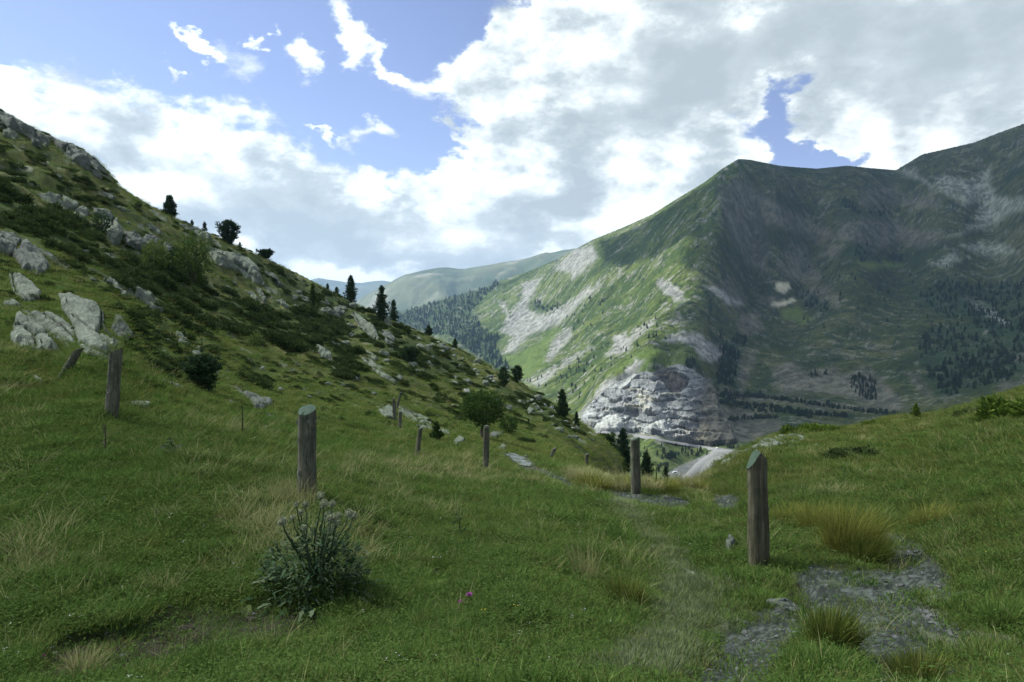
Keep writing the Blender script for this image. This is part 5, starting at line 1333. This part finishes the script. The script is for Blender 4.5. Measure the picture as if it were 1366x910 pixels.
# the thistle ------------------------------------------------------------------
def thistle():
    b = at_px(420, 785); k = b[1] / F; rg = np.random.default_rng(5)
    root = empty('thistle_plant', b); tag(root, 'large dark spiny thistle with round grey flower heads in front of the capped post', 'thistle')
    def P(px, py, dy=0): return np.array([(px - 420) * k, dy, (785 - py) * k])
    heads = [(421,673,5),(437,675,5.5),(442,680,4.5),(403,683,4.5),(394,681,3.5),(388,693,5.5),(395,695,4),(386,701,4),(452,689,6),(459,693,4.5),(474,683,5.5),(476,690,5),(416,701,4),(430,703,6),(445,701,4.5),(444,711,5),(371,706,5),(425,706,4)]
    st = []; leaves = [[], [], [], []]
    def leaf(p, d, L, W):
        """spiny lobed leaf"""
        d = unit(np.array(d, float)); u = unit(np.cross(d, rand_dir(rg, 1)[0] * .3 + np.array([0, 0, 1]))); n = 5
        o = 0; v = []; f = []
        for i in range(n + 1):
            t = i / n; w = W * math.sin(PI * min(.92, .12 + t * .85)) * (1 if i % 2 == 0 else .45); c = p + d * L * t - np.array([0, 0, .28 * L * t * t])
            v += [c - u * w, c + u * w]
        for i in range(n): f.append((2 * i, 2 * i + 1, 2 * i + 3, 2 * i + 2))
        return v, f
    parts = []
    for (hx, hy, r) in heads:
        dy = rg.uniform(-.22, .22); tip = P(hx, hy - 7, dy)
        mid = np.array([tip[0] * .45 + rg.normal() * .02, dy * .5, tip[2] * .5])
        st.append(tube([(rg.normal() * .03, rg.normal() * .03, -.03), mid, (tip[0] * .9, dy * .95, tip[2] * .85), tip], [.008, .007, .005, .004], 5))
        R = r * k * 1.02
        n = 190; d = rand_dir(rg, n); pos = d * R * .85
        q, f = quads(pos, unit(d + .35 * rg.normal(size=(n, 3))), side_of(d, rg), np.full(n, R * .75), np.full(n, R * .2))
        hd = mesh_obj('flower_head', q, f, mat_head, root); hd.location = tip
        c = bpy.data.objects.new('calyx', lump_mesh(int(rg.integers(1e6)), mat_head, .9, 2, 'calyx')); C.objects.link(c); c.parent = hd; c.scale = (R * .8,) * 3
        for t in np.linspace(.25, .97, 24):
            pp = np.array([np.interp(t, [0, .5, .85, 1], [0, mid[0], tip[0] * .9, tip[0]]), np.interp(t, [0, .5, .85, 1], [0, mid[1], dy * .95, dy]), tip[2] * np.interp(t, [0, .5, .85, 1], [0, .5, .85, 1])])
            a = rg.uniform(0, 6.28); parts.append(leaf(pp, (math.cos(a), math.sin(a), rg.uniform(.1, .8)), rg.uniform(9, 22) * k * (1.25 - .65 * t), rg.uniform(1.0, 2.2) * k))
    v, f = join(st); mesh_obj('stem', v, f, mat_thistle, root)
    for i in range(1200):        # the bushy body
        a = rg.uniform(0, 6.28); r = math.sqrt(rg.uniform()) * 68 * k; z = rg.uniform(.0, 84) * k * (1.08 - .55 * r / (68 * k))
        parts.append(leaf(np.array([r * math.cos(a), r * .8 * math.sin(a), z]), (math.cos(a + rg.normal() * .5), math.sin(a + rg.normal() * .5), rg.uniform(-.2, 1.6)), rg.uniform(8, 17) * k, rg.uniform(1.3, 3.2) * k))
    for i in range(90):         # the rosette round its foot
        a = rg.uniform(0, 6.28); r = rg.uniform(25, 82) * k
        x, y = r * math.cos(a), r * math.sin(a) * .8
        zg = G.z(b[0] + x, b[1] + y) - b[2]
        parts.append(leaf(np.array([x, y, zg + rg.uniform(2, 14) * k]), (math.cos(a), math.sin(a), rg.uniform(-.05, .35)), rg.uniform(16, 34) * k, rg.uniform(3, 5.5) * k))
    v, f = join(parts); mesh_obj('foliage', v, f, mat_thistle, root)
thistle()
mat_pink = simple_mat('pink petals', (.32, .04, .30), (.5, .10, .46), 60, .8, .001)
mat_stem = simple_mat('flower stem', (.03, .06, .015), (.06, .10, .03), 20, .9, .001)
mat_brownstem = simple_mat('dead stem', (.03, .026, .018), (.08, .065, .045), 20, .9, .001)
def pink(label, px, py, r):
    b = at_px(px, py + 6); k = b[1] / F; rg = np.random.default_rng(int(px)); hz = (6 + r) * k
    root = empty('pink_flower', b); tag(root, label, 'flower', 'pink flowers in the lawn')
    v, f = tube([(0, 0, -.02), (.003, 0, hz * .5), (0, 0, hz)], [.002, .002, .0015], 5); mesh_obj('stem', v, f, mat_stem, root)
    n = 60; d = rand_dir(rg, n); d[:, 2] = np.abs(d[:, 2]) * .7; d = unit(d)
    v, f = quads(d * r * k * .6, d, side_of(d, rg), np.full(n, r * k * .9), np.full(n, r * k * .4)); o = mesh_obj('blossom', v, f, mat_pink, root); o.location = (0, 0, hz)
pink('largest pink flower, upper right of the two side by side', 626, 799, 4.8)
pink('pink flower just lower left of the largest one', 614, 807, 3.5)
pink('small pink flower nearest the bottom edge of the lawn', 707, 894, 3.2)
pink('small pink flower left of the bottom pair', 638, 883, 3)
pink('faint pink flower on a brown stem above the bottom one', 682, 876, 2.6)
pink('single pink flower by the bare soil at the lower left', 58, 879, 3.2)
def herb(label, c, hpx, wpx, seed, mat, name='herb', n=60, stalk=True, cat='plant'):
    b = at_px(*c); k = b[1] / F; rg = np.random.default_rng(seed); root = empty(name, b); tag(root, label, cat)
    v, f = tube([(0, 0, -.03), (.01, 0, .5 * hpx * k), (0, 0, hpx * k)], [1.1 * k, .9 * k, .5 * k], 5)
    mesh_obj('stem', v, f, mat_brownstem if stalk == 'dead' else mat_stem, root)
    t = rg.uniform(0, 1, n) ** 1.3; a = rg.uniform(0, 6.28, n); r = rg.uniform(.1, 1, n) * wpx / 2 * k * (1 - .8 * t)
    D = unit(np.stack([np.cos(a), np.sin(a), rg.uniform(0, .9, n)], 1)); Pp = np.stack([np.cos(a) * r, np.sin(a) * r, t * hpx * k], 1)
    v, f = quads(Pp, D, side_of(D, rg), rg.uniform(.25, .5, n) * wpx * k * .6 * (1 - .6 * t), rg.uniform(.05, .1, n) * wpx * k); mesh_obj('leaves', v, f, mat, root)
herb('small dark herb with one upright stalk in the middle lawn', (612,715), 34, 30, 3, mat_thistle)
herb('withered brown weed in the grass below the upright round post', (140,604), 38, 22, 4, mat_bark, 'dead_weed', 70, 'dead')
herb('thin dead thistle stalk left of the large grey green rock', (323,581), 42, 6, 5, mat_bark, 'dead_stalk', 14, 'dead')
herb('thin weed stalk in front of the long pale stone', (229,522), 24, 6, 6, mat_leafy, 'weed', 20)
herb('small dark leafy weed on the slope of lawn left of the capped post', (228,605), 20, 40, 7, mat_thistle, 'weed', 70)
herb('slender bush stem at the meadow lip right of the mossy post', (875,650), 34, 26, 8, mat_yellow_leaf, 'sapling', 50)
# roots, clods
def path_rock(label, c, wpx, hpx, seed, mat, rz, cat='rock'):
    b = at_px(*c); k = b[1] / F
    o = bpy.data.objects.new('path_rock', lump_mesh(seed, mat, .6, 3, 'rock')); C.objects.link(o); o.location = b + np.array([0, 0, .1 * hpx * k]); o.scale = (wpx / 2 * k, wpx / 3 * k, hpx * k); o.rotation_euler = (.1, .15, rz); tag(o, label, cat)
path_rock('dark smooth rock at the top of the gravel path', (1046,812), 66, 22, 31, mat_rock2, -.4)
path_rock('smaller broken dark rock at the right end of the smooth path rock', (1076,826), 26, 12, 37, mat_rock2, .5)
def clod(label, c, wpx, hpx, seed):
    b = at_px(*c); k = b[1] / F
    o = bpy.data.objects.new('earth_clod', lump_mesh(seed, mat_soil, .7, 3, 'clod')); C.objects.link(o); o.location = b; o.scale = (wpx / 2 * k, wpx / 2 * k * .8, hpx * k); tag(o, label, 'clod', 'earth clods')
mat_soil = simple_mat('dark earth', (.018, .016, .012), (.06, .055, .042), 25, 1, .02)
clod('dark round clod on the bare soil left of the thistle', (337,828), 20, 9, 1)
clod('brown turf clod at the end of the bare soil', (248,840), 34, 10, 2)
clod('dark clod at the edge of the small hollow in the lawn', (590,764), 40, 5, 3)
clod('small dark clod in the lawn above the straw tuft', (665,708), 16, 6, 4)
# parked vehicles in the valley ----------------------------------------------
mat_white = simple_mat('white paint', (.75, .75, .75), (.82, .82, .82), 1, .35, .001)
mat_glass, Tg, og = new_mat('car glass'); bsdf(Tg, og, (.02, .025, .03), .1, spec=.5)
mat_tyre, Tt, ot = new_mat('tyre rubber'); bsdf(Tt, ot, (.015, .015, .015), .9)
def box(x0, x1, y0, y1, z0, z1, tx=0, ty=0):
    v = [(x0, y0, z0), (x1, y0, z0), (x1, y1, z0), (x0, y1, z0), (x0 + tx, y0 + ty, z1), (x1 - tx, y0 + ty, z1), (x1 - tx, y1 - ty, z1), (x0 + tx, y1 - ty, z1)]
    return v, [(3, 2, 1, 0), (4, 5, 6, 7), (0, 1, 5, 4), (1, 2, 6, 5), (2, 3, 7, 6), (3, 0, 4, 7)]
def vehicle(name, label, cat, px, py, rz, L, van, lift):
    b = at_px(px, py, M); root = empty(name, b + np.array([0, 0, lift]), rz); tag(root, label, cat)
    hh = 2.3 if van else 1.45
    v, f = join([box(-L / 2, L / 2, -.9, .9, .35, .95, .06, .04), box(-L / 2 + .15, L / 2 - (.9 if van else 1.2), -.85, .85, .952, hh, .3, .12)])
    mesh_obj('body', v, f, mat_white, root)
    v, f = box(-L / 2 + .3, L / 2 - 1.15, -.90, .90, 1.02, hh - .25, .25, .1); mesh_obj('window', v, f, mat_glass, root)
    for sx in (-1, 1):
        for sy in (-1, 1):
            v, f = tube([(sx * L * .3, sy * .72, .34), (sx * L * .3, sy * .93, .34)], [.34, .34], 14); f = f + [tuple(range(14))[::-1], tuple(range(14, 28))]
            mesh_obj('wheel', v, f, mat_tyre, root)
vehicle('parked_car', 'tiny white car at the road junction in the valley', 'car', 957, 599.5, .5, 4.4, False, 1.3)
vehicle('parked_van', 'small white van parked on the grey lot in the valley', 'van', 901, 632, .2, 6.5, True, .3)
HAZE = 4.6e-5
EXPOSURE = 1.08
# ================================================================ camera, light, sky
cam = bpy.data.cameras.new('camera'); cam.sensor_width = 36; cam.lens = 36 * F / 1366
cam.clip_start = .05; cam.clip_end = 60000
co = bpy.data.objects.new('camera', cam); C.objects.link(co); co.rotation_euler = (PI / 2, 0, 0)
scene.camera = co
SUN_AZ, SUN_EL = math.radians(-72), math.radians(50)      # from +Y towards +X
SD = Vector((math.sin(SUN_AZ) * math.cos(SUN_EL), math.cos(SUN_AZ) * math.cos(SUN_EL), math.sin(SUN_EL)))
sl = bpy.data.lights.new('sun', 'SUN'); sl.energy = 3.5; sl.angle = math.radians(.55); sl.color = (.98, .97, .86)
so = bpy.data.objects.new('sun', sl); C.objects.link(so); so.rotation_euler = SD.to_track_quat('Z', 'Y').to_euler()
so.location = SD * 300

world = bpy.data.worlds.new('World'); scene.world = world; world.use_nodes = True
world.node_tree.nodes.clear(); T = NT(world.node_tree)
def sky_nodes():
    wo = T.n('ShaderNodeOutputWorld')
    sky = T.n('ShaderNodeTexSky', {'sky_type': 'NISHITA', 'sun_disc': False, 'sun_elevation': SUN_EL, 'sun_rotation': SUN_AZ, 'altitude': 2000, 'air_density': 1.0, 'dust_density': .6, 'ozone_density': 1.6})
    D = T.n('ShaderNodeTexCoord').outputs['Generated']
    sx = T.n('ShaderNodeSeparateXYZ', None, Vector=D)
    az = T.math('ARCTAN2', sx.outputs[0], sx.outputs[1]); el = T.math('ARCSINE', sx.outputs[2])
    P = T.n('ShaderNodeCombineXYZ', None, X=az, Y=el, Z=0.0).outputs[0]
    S3 = T.n('ShaderNodeMapping', {'vector_type': 'POINT'}, Vector=D, Scale=(1, 1, 1.7)).outputs[0]
    w1 = T.noise(S3, 4.5, 4, .55).outputs['Color']; w2 = T.noise(S3, 15, 8, .65).outputs['Color']
    off = T.vmath('ADD', T.scale(T.vmath('SUBTRACT', w1, (.5, .5, .5)), .15), T.scale(T.vmath('SUBTRACT', w2, (.5, .5, .5)), .13))
    Pw = T.vmath('ADD', P, off)
    def ang(px, py):
        a = math.atan((px - CX) / F); return a, math.atan((CY - py) / F * math.cos(a))
    def field(blobs, src, base):
        acc = None
        for (px, py, rx, ry, rot, amp) in blobs:
            a, e = ang(px, py)
            k = math.cos(a) / F
            v = T.n('ShaderNodeMapping', {'vector_type': 'TEXTURE'}, Vector=src, Location=(a, e, 0), Rotation=(0, 0, math.radians(-rot)), Scale=(rx * k, ry * k, 1)).outputs[0]
            l = T.smooth(T.vmath('LENGTH', v), 1.55, .15)
            acc = T.math('MULTIPLY_ADD', l, amp, base if acc is None else acc)
        return acc
    S = field(SKY_BLOBS, Pw, .0)
    n0 = T.noise(S3, 7.0, 11, .6).outputs['Fac']
    dsun = T.vmath('ADD', S3, (-.045, -.01, .055))
    n1 = T.noise(dsun, 7.0, 6, .58).outputs['Fac']
    # beyond the frame the sky is about half clouded
    out_ = T.smooth(T.math('ABSOLUTE', az), .80, 1.05, 0, .42)
    up = T.smooth(el, .60, .85, 0, .42)
    S = T.math('ADD', S, T.math('MAXIMUM', out_, up))
    dens = T.math('MULTIPLY_ADD', T.math('SUBTRACT', n0, .5), 2.1, S)
    alpha = T.smooth(dens, .27, .68)
    Gd = field(SKY_GREY, Pw, .0)
    lit = T.math('SUBTRACT', n0, n1)
    thick = T.smooth(dens, .55, 1.2)
    calm = T.smooth(Gd, .0, .45, 1.0, .35)
    b = T.math('MULTIPLY_ADD', T.math('MULTIPLY', lit, calm), 4.0, T.math('MULTIPLY_ADD', thick, -.22, .82))
    b = T.math('SUBTRACT', b, Gd)
    col = T.ramp(b, [(0.0, (.43, .50, .54)), (.33, (.54, .615, .65)), (.62, (.77, .84, .86)), (.86, (.98, 1.05, 1.02))])
    # unseen glow added to the clouds around the sun, brightening the foreground
    glow = T.smooth(T.vmath('DOT_PRODUCT', D, tuple(SD)), .72, 1.0, 1.0, 8.0)
    b1 = T.n('ShaderNodeBackground', None, Strength=SKY_STRENGTH, Color=T.mixc(1.0, sky.outputs[0], (1.22, 1.03, 1.02), 'MULTIPLY'))
    b2 = T.n('ShaderNodeBackground', None, Strength=T.math('MULTIPLY', glow, CLOUD_STRENGTH), Color=col)
    mx = T.n('ShaderNodeMixShader', None, i0=alpha, i1=b1.outputs[0], i2=b2.outputs[0])
    T.L(mx.outputs[0], wo.inputs[0])
SKY_STRENGTH, CLOUD_STRENGTH = .09, .61
# (px, py, rx, ry, rotation, amount): where the photograph's clouds stand
SKY_BLOBS = [
 (150,210,190,85,18,.75),(330,255,190,85,25,.8),(480,320,200,80,12,.85),(620,290,150,80,-5,.8),(700,250,130,60,-10,.6),
 (60,140,90,16,25,.5),(560,350,260,34,2,.55),(780,320,240,90,-15,.8),
 (465,40,45,26,40,.66),(530,70,50,14,38,.6),(400,75,22,34,-30,.48),(275,55,34,11,25,.52),(340,35,14,10,30,.5),(252,100,20,8,35,.5),
 (490,178,48,26,15,.66),(605,186,32,11,10,.56),(430,165,20,8,10,.4),
 (700,40,95,60,20,.9),(660,120,80,45,15,.75),(760,150,130,80,10,.85),(900,80,200,120,0,.95),(1150,40,260,80,0,.95),(1300,110,170,130,0,.9),
 (1200,170,130,60,0,.6),(930,185,90,60,0,.6),(1110,160,70,50,0,.35),(820,230,120,60,0,.5),(985,150,40,50,0,.3),
 (1052,118,48,36,0,-.74),(1032,180,30,50,8,-.58),(940,150,34,14,-20,-.7),(1085,212,50,20,0,-.6),(985,163,24,18,0,-.6),
 (600,60,40,40,0,-.35),(630,225,40,14,10,-.35),(560,215,40,22,20,-.3),(640,25,26,26,0,-.4),(690,65,18,9,20,-.35),(760,190,30,14,0,-.1)]
SKY_GREY = [
 (470,320,170,45,10,.42),(400,265,90,34,30,.28),(300,250,100,32,25,.24),(620,250,80,30,10,.12),(660,300,120,34,0,.22),(230,200,70,25,20,.14),(560,340,140,16,0,.2),
 (1060,40,280,70,-3,.40),(930,90,130,60,-15,.26),(1280,70,200,80,0,.36),(820,190,90,50,10,.1),(1200,200,150,40,0,.10),(760,325,120,24,-10,.24),
 (700,30,70,45,0,-.12),(350,180,120,20,20,-.1),(600,230,120,25,0,-.1)]
sky_nodes()
world.cycles.sampling_method = 'MANUAL'; world.cycles.sample_map_resolution = 512

# ---------------------------------------------------------------- clouds overhead whose shade lies on the land
def cloud_mat(name, f):
    m, Tc, oc = new_mat(name)
    cb = Tc.n('ShaderNodeBsdfDiffuse', None, Color=(.9, .9, .9, 1)); ct = Tc.n('ShaderNodeBsdfTransparent', None)     # thin cloud lets some sun through
    cm = Tc.n('ShaderNodeMixShader', None, i0=f, i1=ct.outputs[0], i2=cb.outputs[0]); Tc.L(cm.outputs[0], oc.inputs[0]); return m
mat_cloud = cloud_mat('cloud', .72); mat_thin = cloud_mat('thin cloud', .18)
def cloud_over(name, shade, height, margin, label, seed, mat=None):
    """a real cloud, high above and out of the frame, standing between the sun and the ground points given"""
    P = np.array(shade, float); k = (height - P[:, 2]) / SD.z
    Q = P[:, :2] + np.array([SD.x, SD.y])[None] * k[:, None]
    lo, hi = Q.min(0) - margin * 3, Q.max(0) + margin * 3
    n = 110
    gx, gy = np.meshgrid(np.linspace(lo[0], hi[0], n), np.linspace(lo[1], hi[1], n), indexing='ij')
    L = (hi - lo).mean()
    sd = poly_sd([tuple(q) for q in Q], gx + .05 * L * fbm(gx / L * 9, gy / L * 9, seed, 4), gy + .05 * L * fbm(gx / L * 9, gy / L * 9, seed + 3, 4)) + margin
    ins = sd > 0
    t = np.sqrt(np.clip(sd, 0, None) / (.25 * L))
    top = height + .18 * L * t * (1 + .5 * ridged(gx / L * 6, gy / L * 6, seed + 7, 4)); bot = height - .03 * L * t
    V = []; Fc = []; it = -np.ones((n, n), int); ib = it.copy()
    for i in range(n):
        for j in range(n):
            if ins[max(i-1,0):i+2, max(j-1,0):j+2].any():
                it[i, j] = len(V); V.append((gx[i, j], gy[i, j], top[i, j] if ins[i, j] else height))
                ib[i, j] = len(V); V.append((gx[i, j], gy[i, j], bot[i, j] - 1 if ins[i, j] else height - 1))
    for i in range(n - 1):
        for j in range(n - 1):
            a = (it[i, j], it[i+1, j], it[i+1, j+1], it[i, j+1])
            if min(a) >= 0 and ins[i:i+2, j:j+2].any():
                Fc.append(a); Fc.append(tuple(x + 1 for x in a[::-1]))
    o = mesh_obj(name, V, Fc, mat or mat_cloud, smooth=True)
    return tag(o, label, 'cloud', kind='stuff')
def ground_pts(field, lst):
    h, ok = field.hit([p[0] for p in lst], [p[1] for p in lst]); return h[ok]
near_shade = [(-260,-120,0),(-220,150,20),(-70,240,0),(20,190,-10),(60,120,-10),(150,90,-5),(240,-80,0),(60,-260,0),(-160,-240,0)]
cloud_over('cloud', near_shade, 2300, 20, 'grey cloud passing over the meadow and its slope', 401, mat_thin)
flank = ground_pts(M, [(800,322),(870,292),(940,250),(975,226),(950,275),(915,315),(880,338),(840,352),(812,350)])
cloud_over('cloud', flank, 2500, 5, 'small cloud passing over the upper flank of the mountain', 461)
mt_shade = [(990,225),(972,262),(938,285),(950,330),(908,352),(930,392),(890,420),(915,450),(900,480),(950,505),(930,540),(975,560),(1000,590),(1060,600)]
hs = list(ground_pts(M, mt_shade)) + [np.array(p, float) for p in [(620,620,-120),(1200,500,0),(2600,1100,300),(3200,2600,800),(2300,3400,700),(1400,3200,600),(900,2750,600)]]
cloud_over('cloud', hs, 2900, 10, 'grey cloud passing over the mountain bowl', 431)

# ---------------------------------------------------------------- air
if HAZE:
    lo, hi = (-14000, -600, -2600), (14000, 17500, 1150)
    V = [(x, y, z) for x in (lo[0], hi[0]) for y in (lo[1], hi[1]) for z in (lo[2], hi[2])]
    Fc = [(0,1,3,2),(4,6,7,5),(0,4,5,1),(2,3,7,6),(0,2,6,4),(1,5,7,3)]
    mh, Th, oh = new_mat('haze')
    pv = Th.n('ShaderNodeVolumePrincipled', None, Color=(.38, .55, .84, 1), Density=HAZE, Anisotropy=.2)
    Th.L(pv.outputs[0], oh.inputs['Volume'])
    tag(mesh_obj('haze', V, Fc, mh), kind='stuff')

scene.view_settings.view_transform = 'Standard'; scene.view_settings.look = 'None'
scene.view_settings.exposure = EXPOSURE; scene.view_settings.gamma = 1; scene.view_settings.use_curve_mapping = False
scene.render.engine = 'CYCLES'
scene.cycles.use_denoising = True
try: scene.cycles.denoiser = 'OPENIMAGEDENOISE'
except Exception: pass
scene.cycles.max_bounces = 6; scene.cycles.diffuse_bounces = 3; scene.cycles.transparent_max_bounces = 8; scene.cycles.volume_bounces = 1
scene.cycles.sample_clamp_indirect = 4
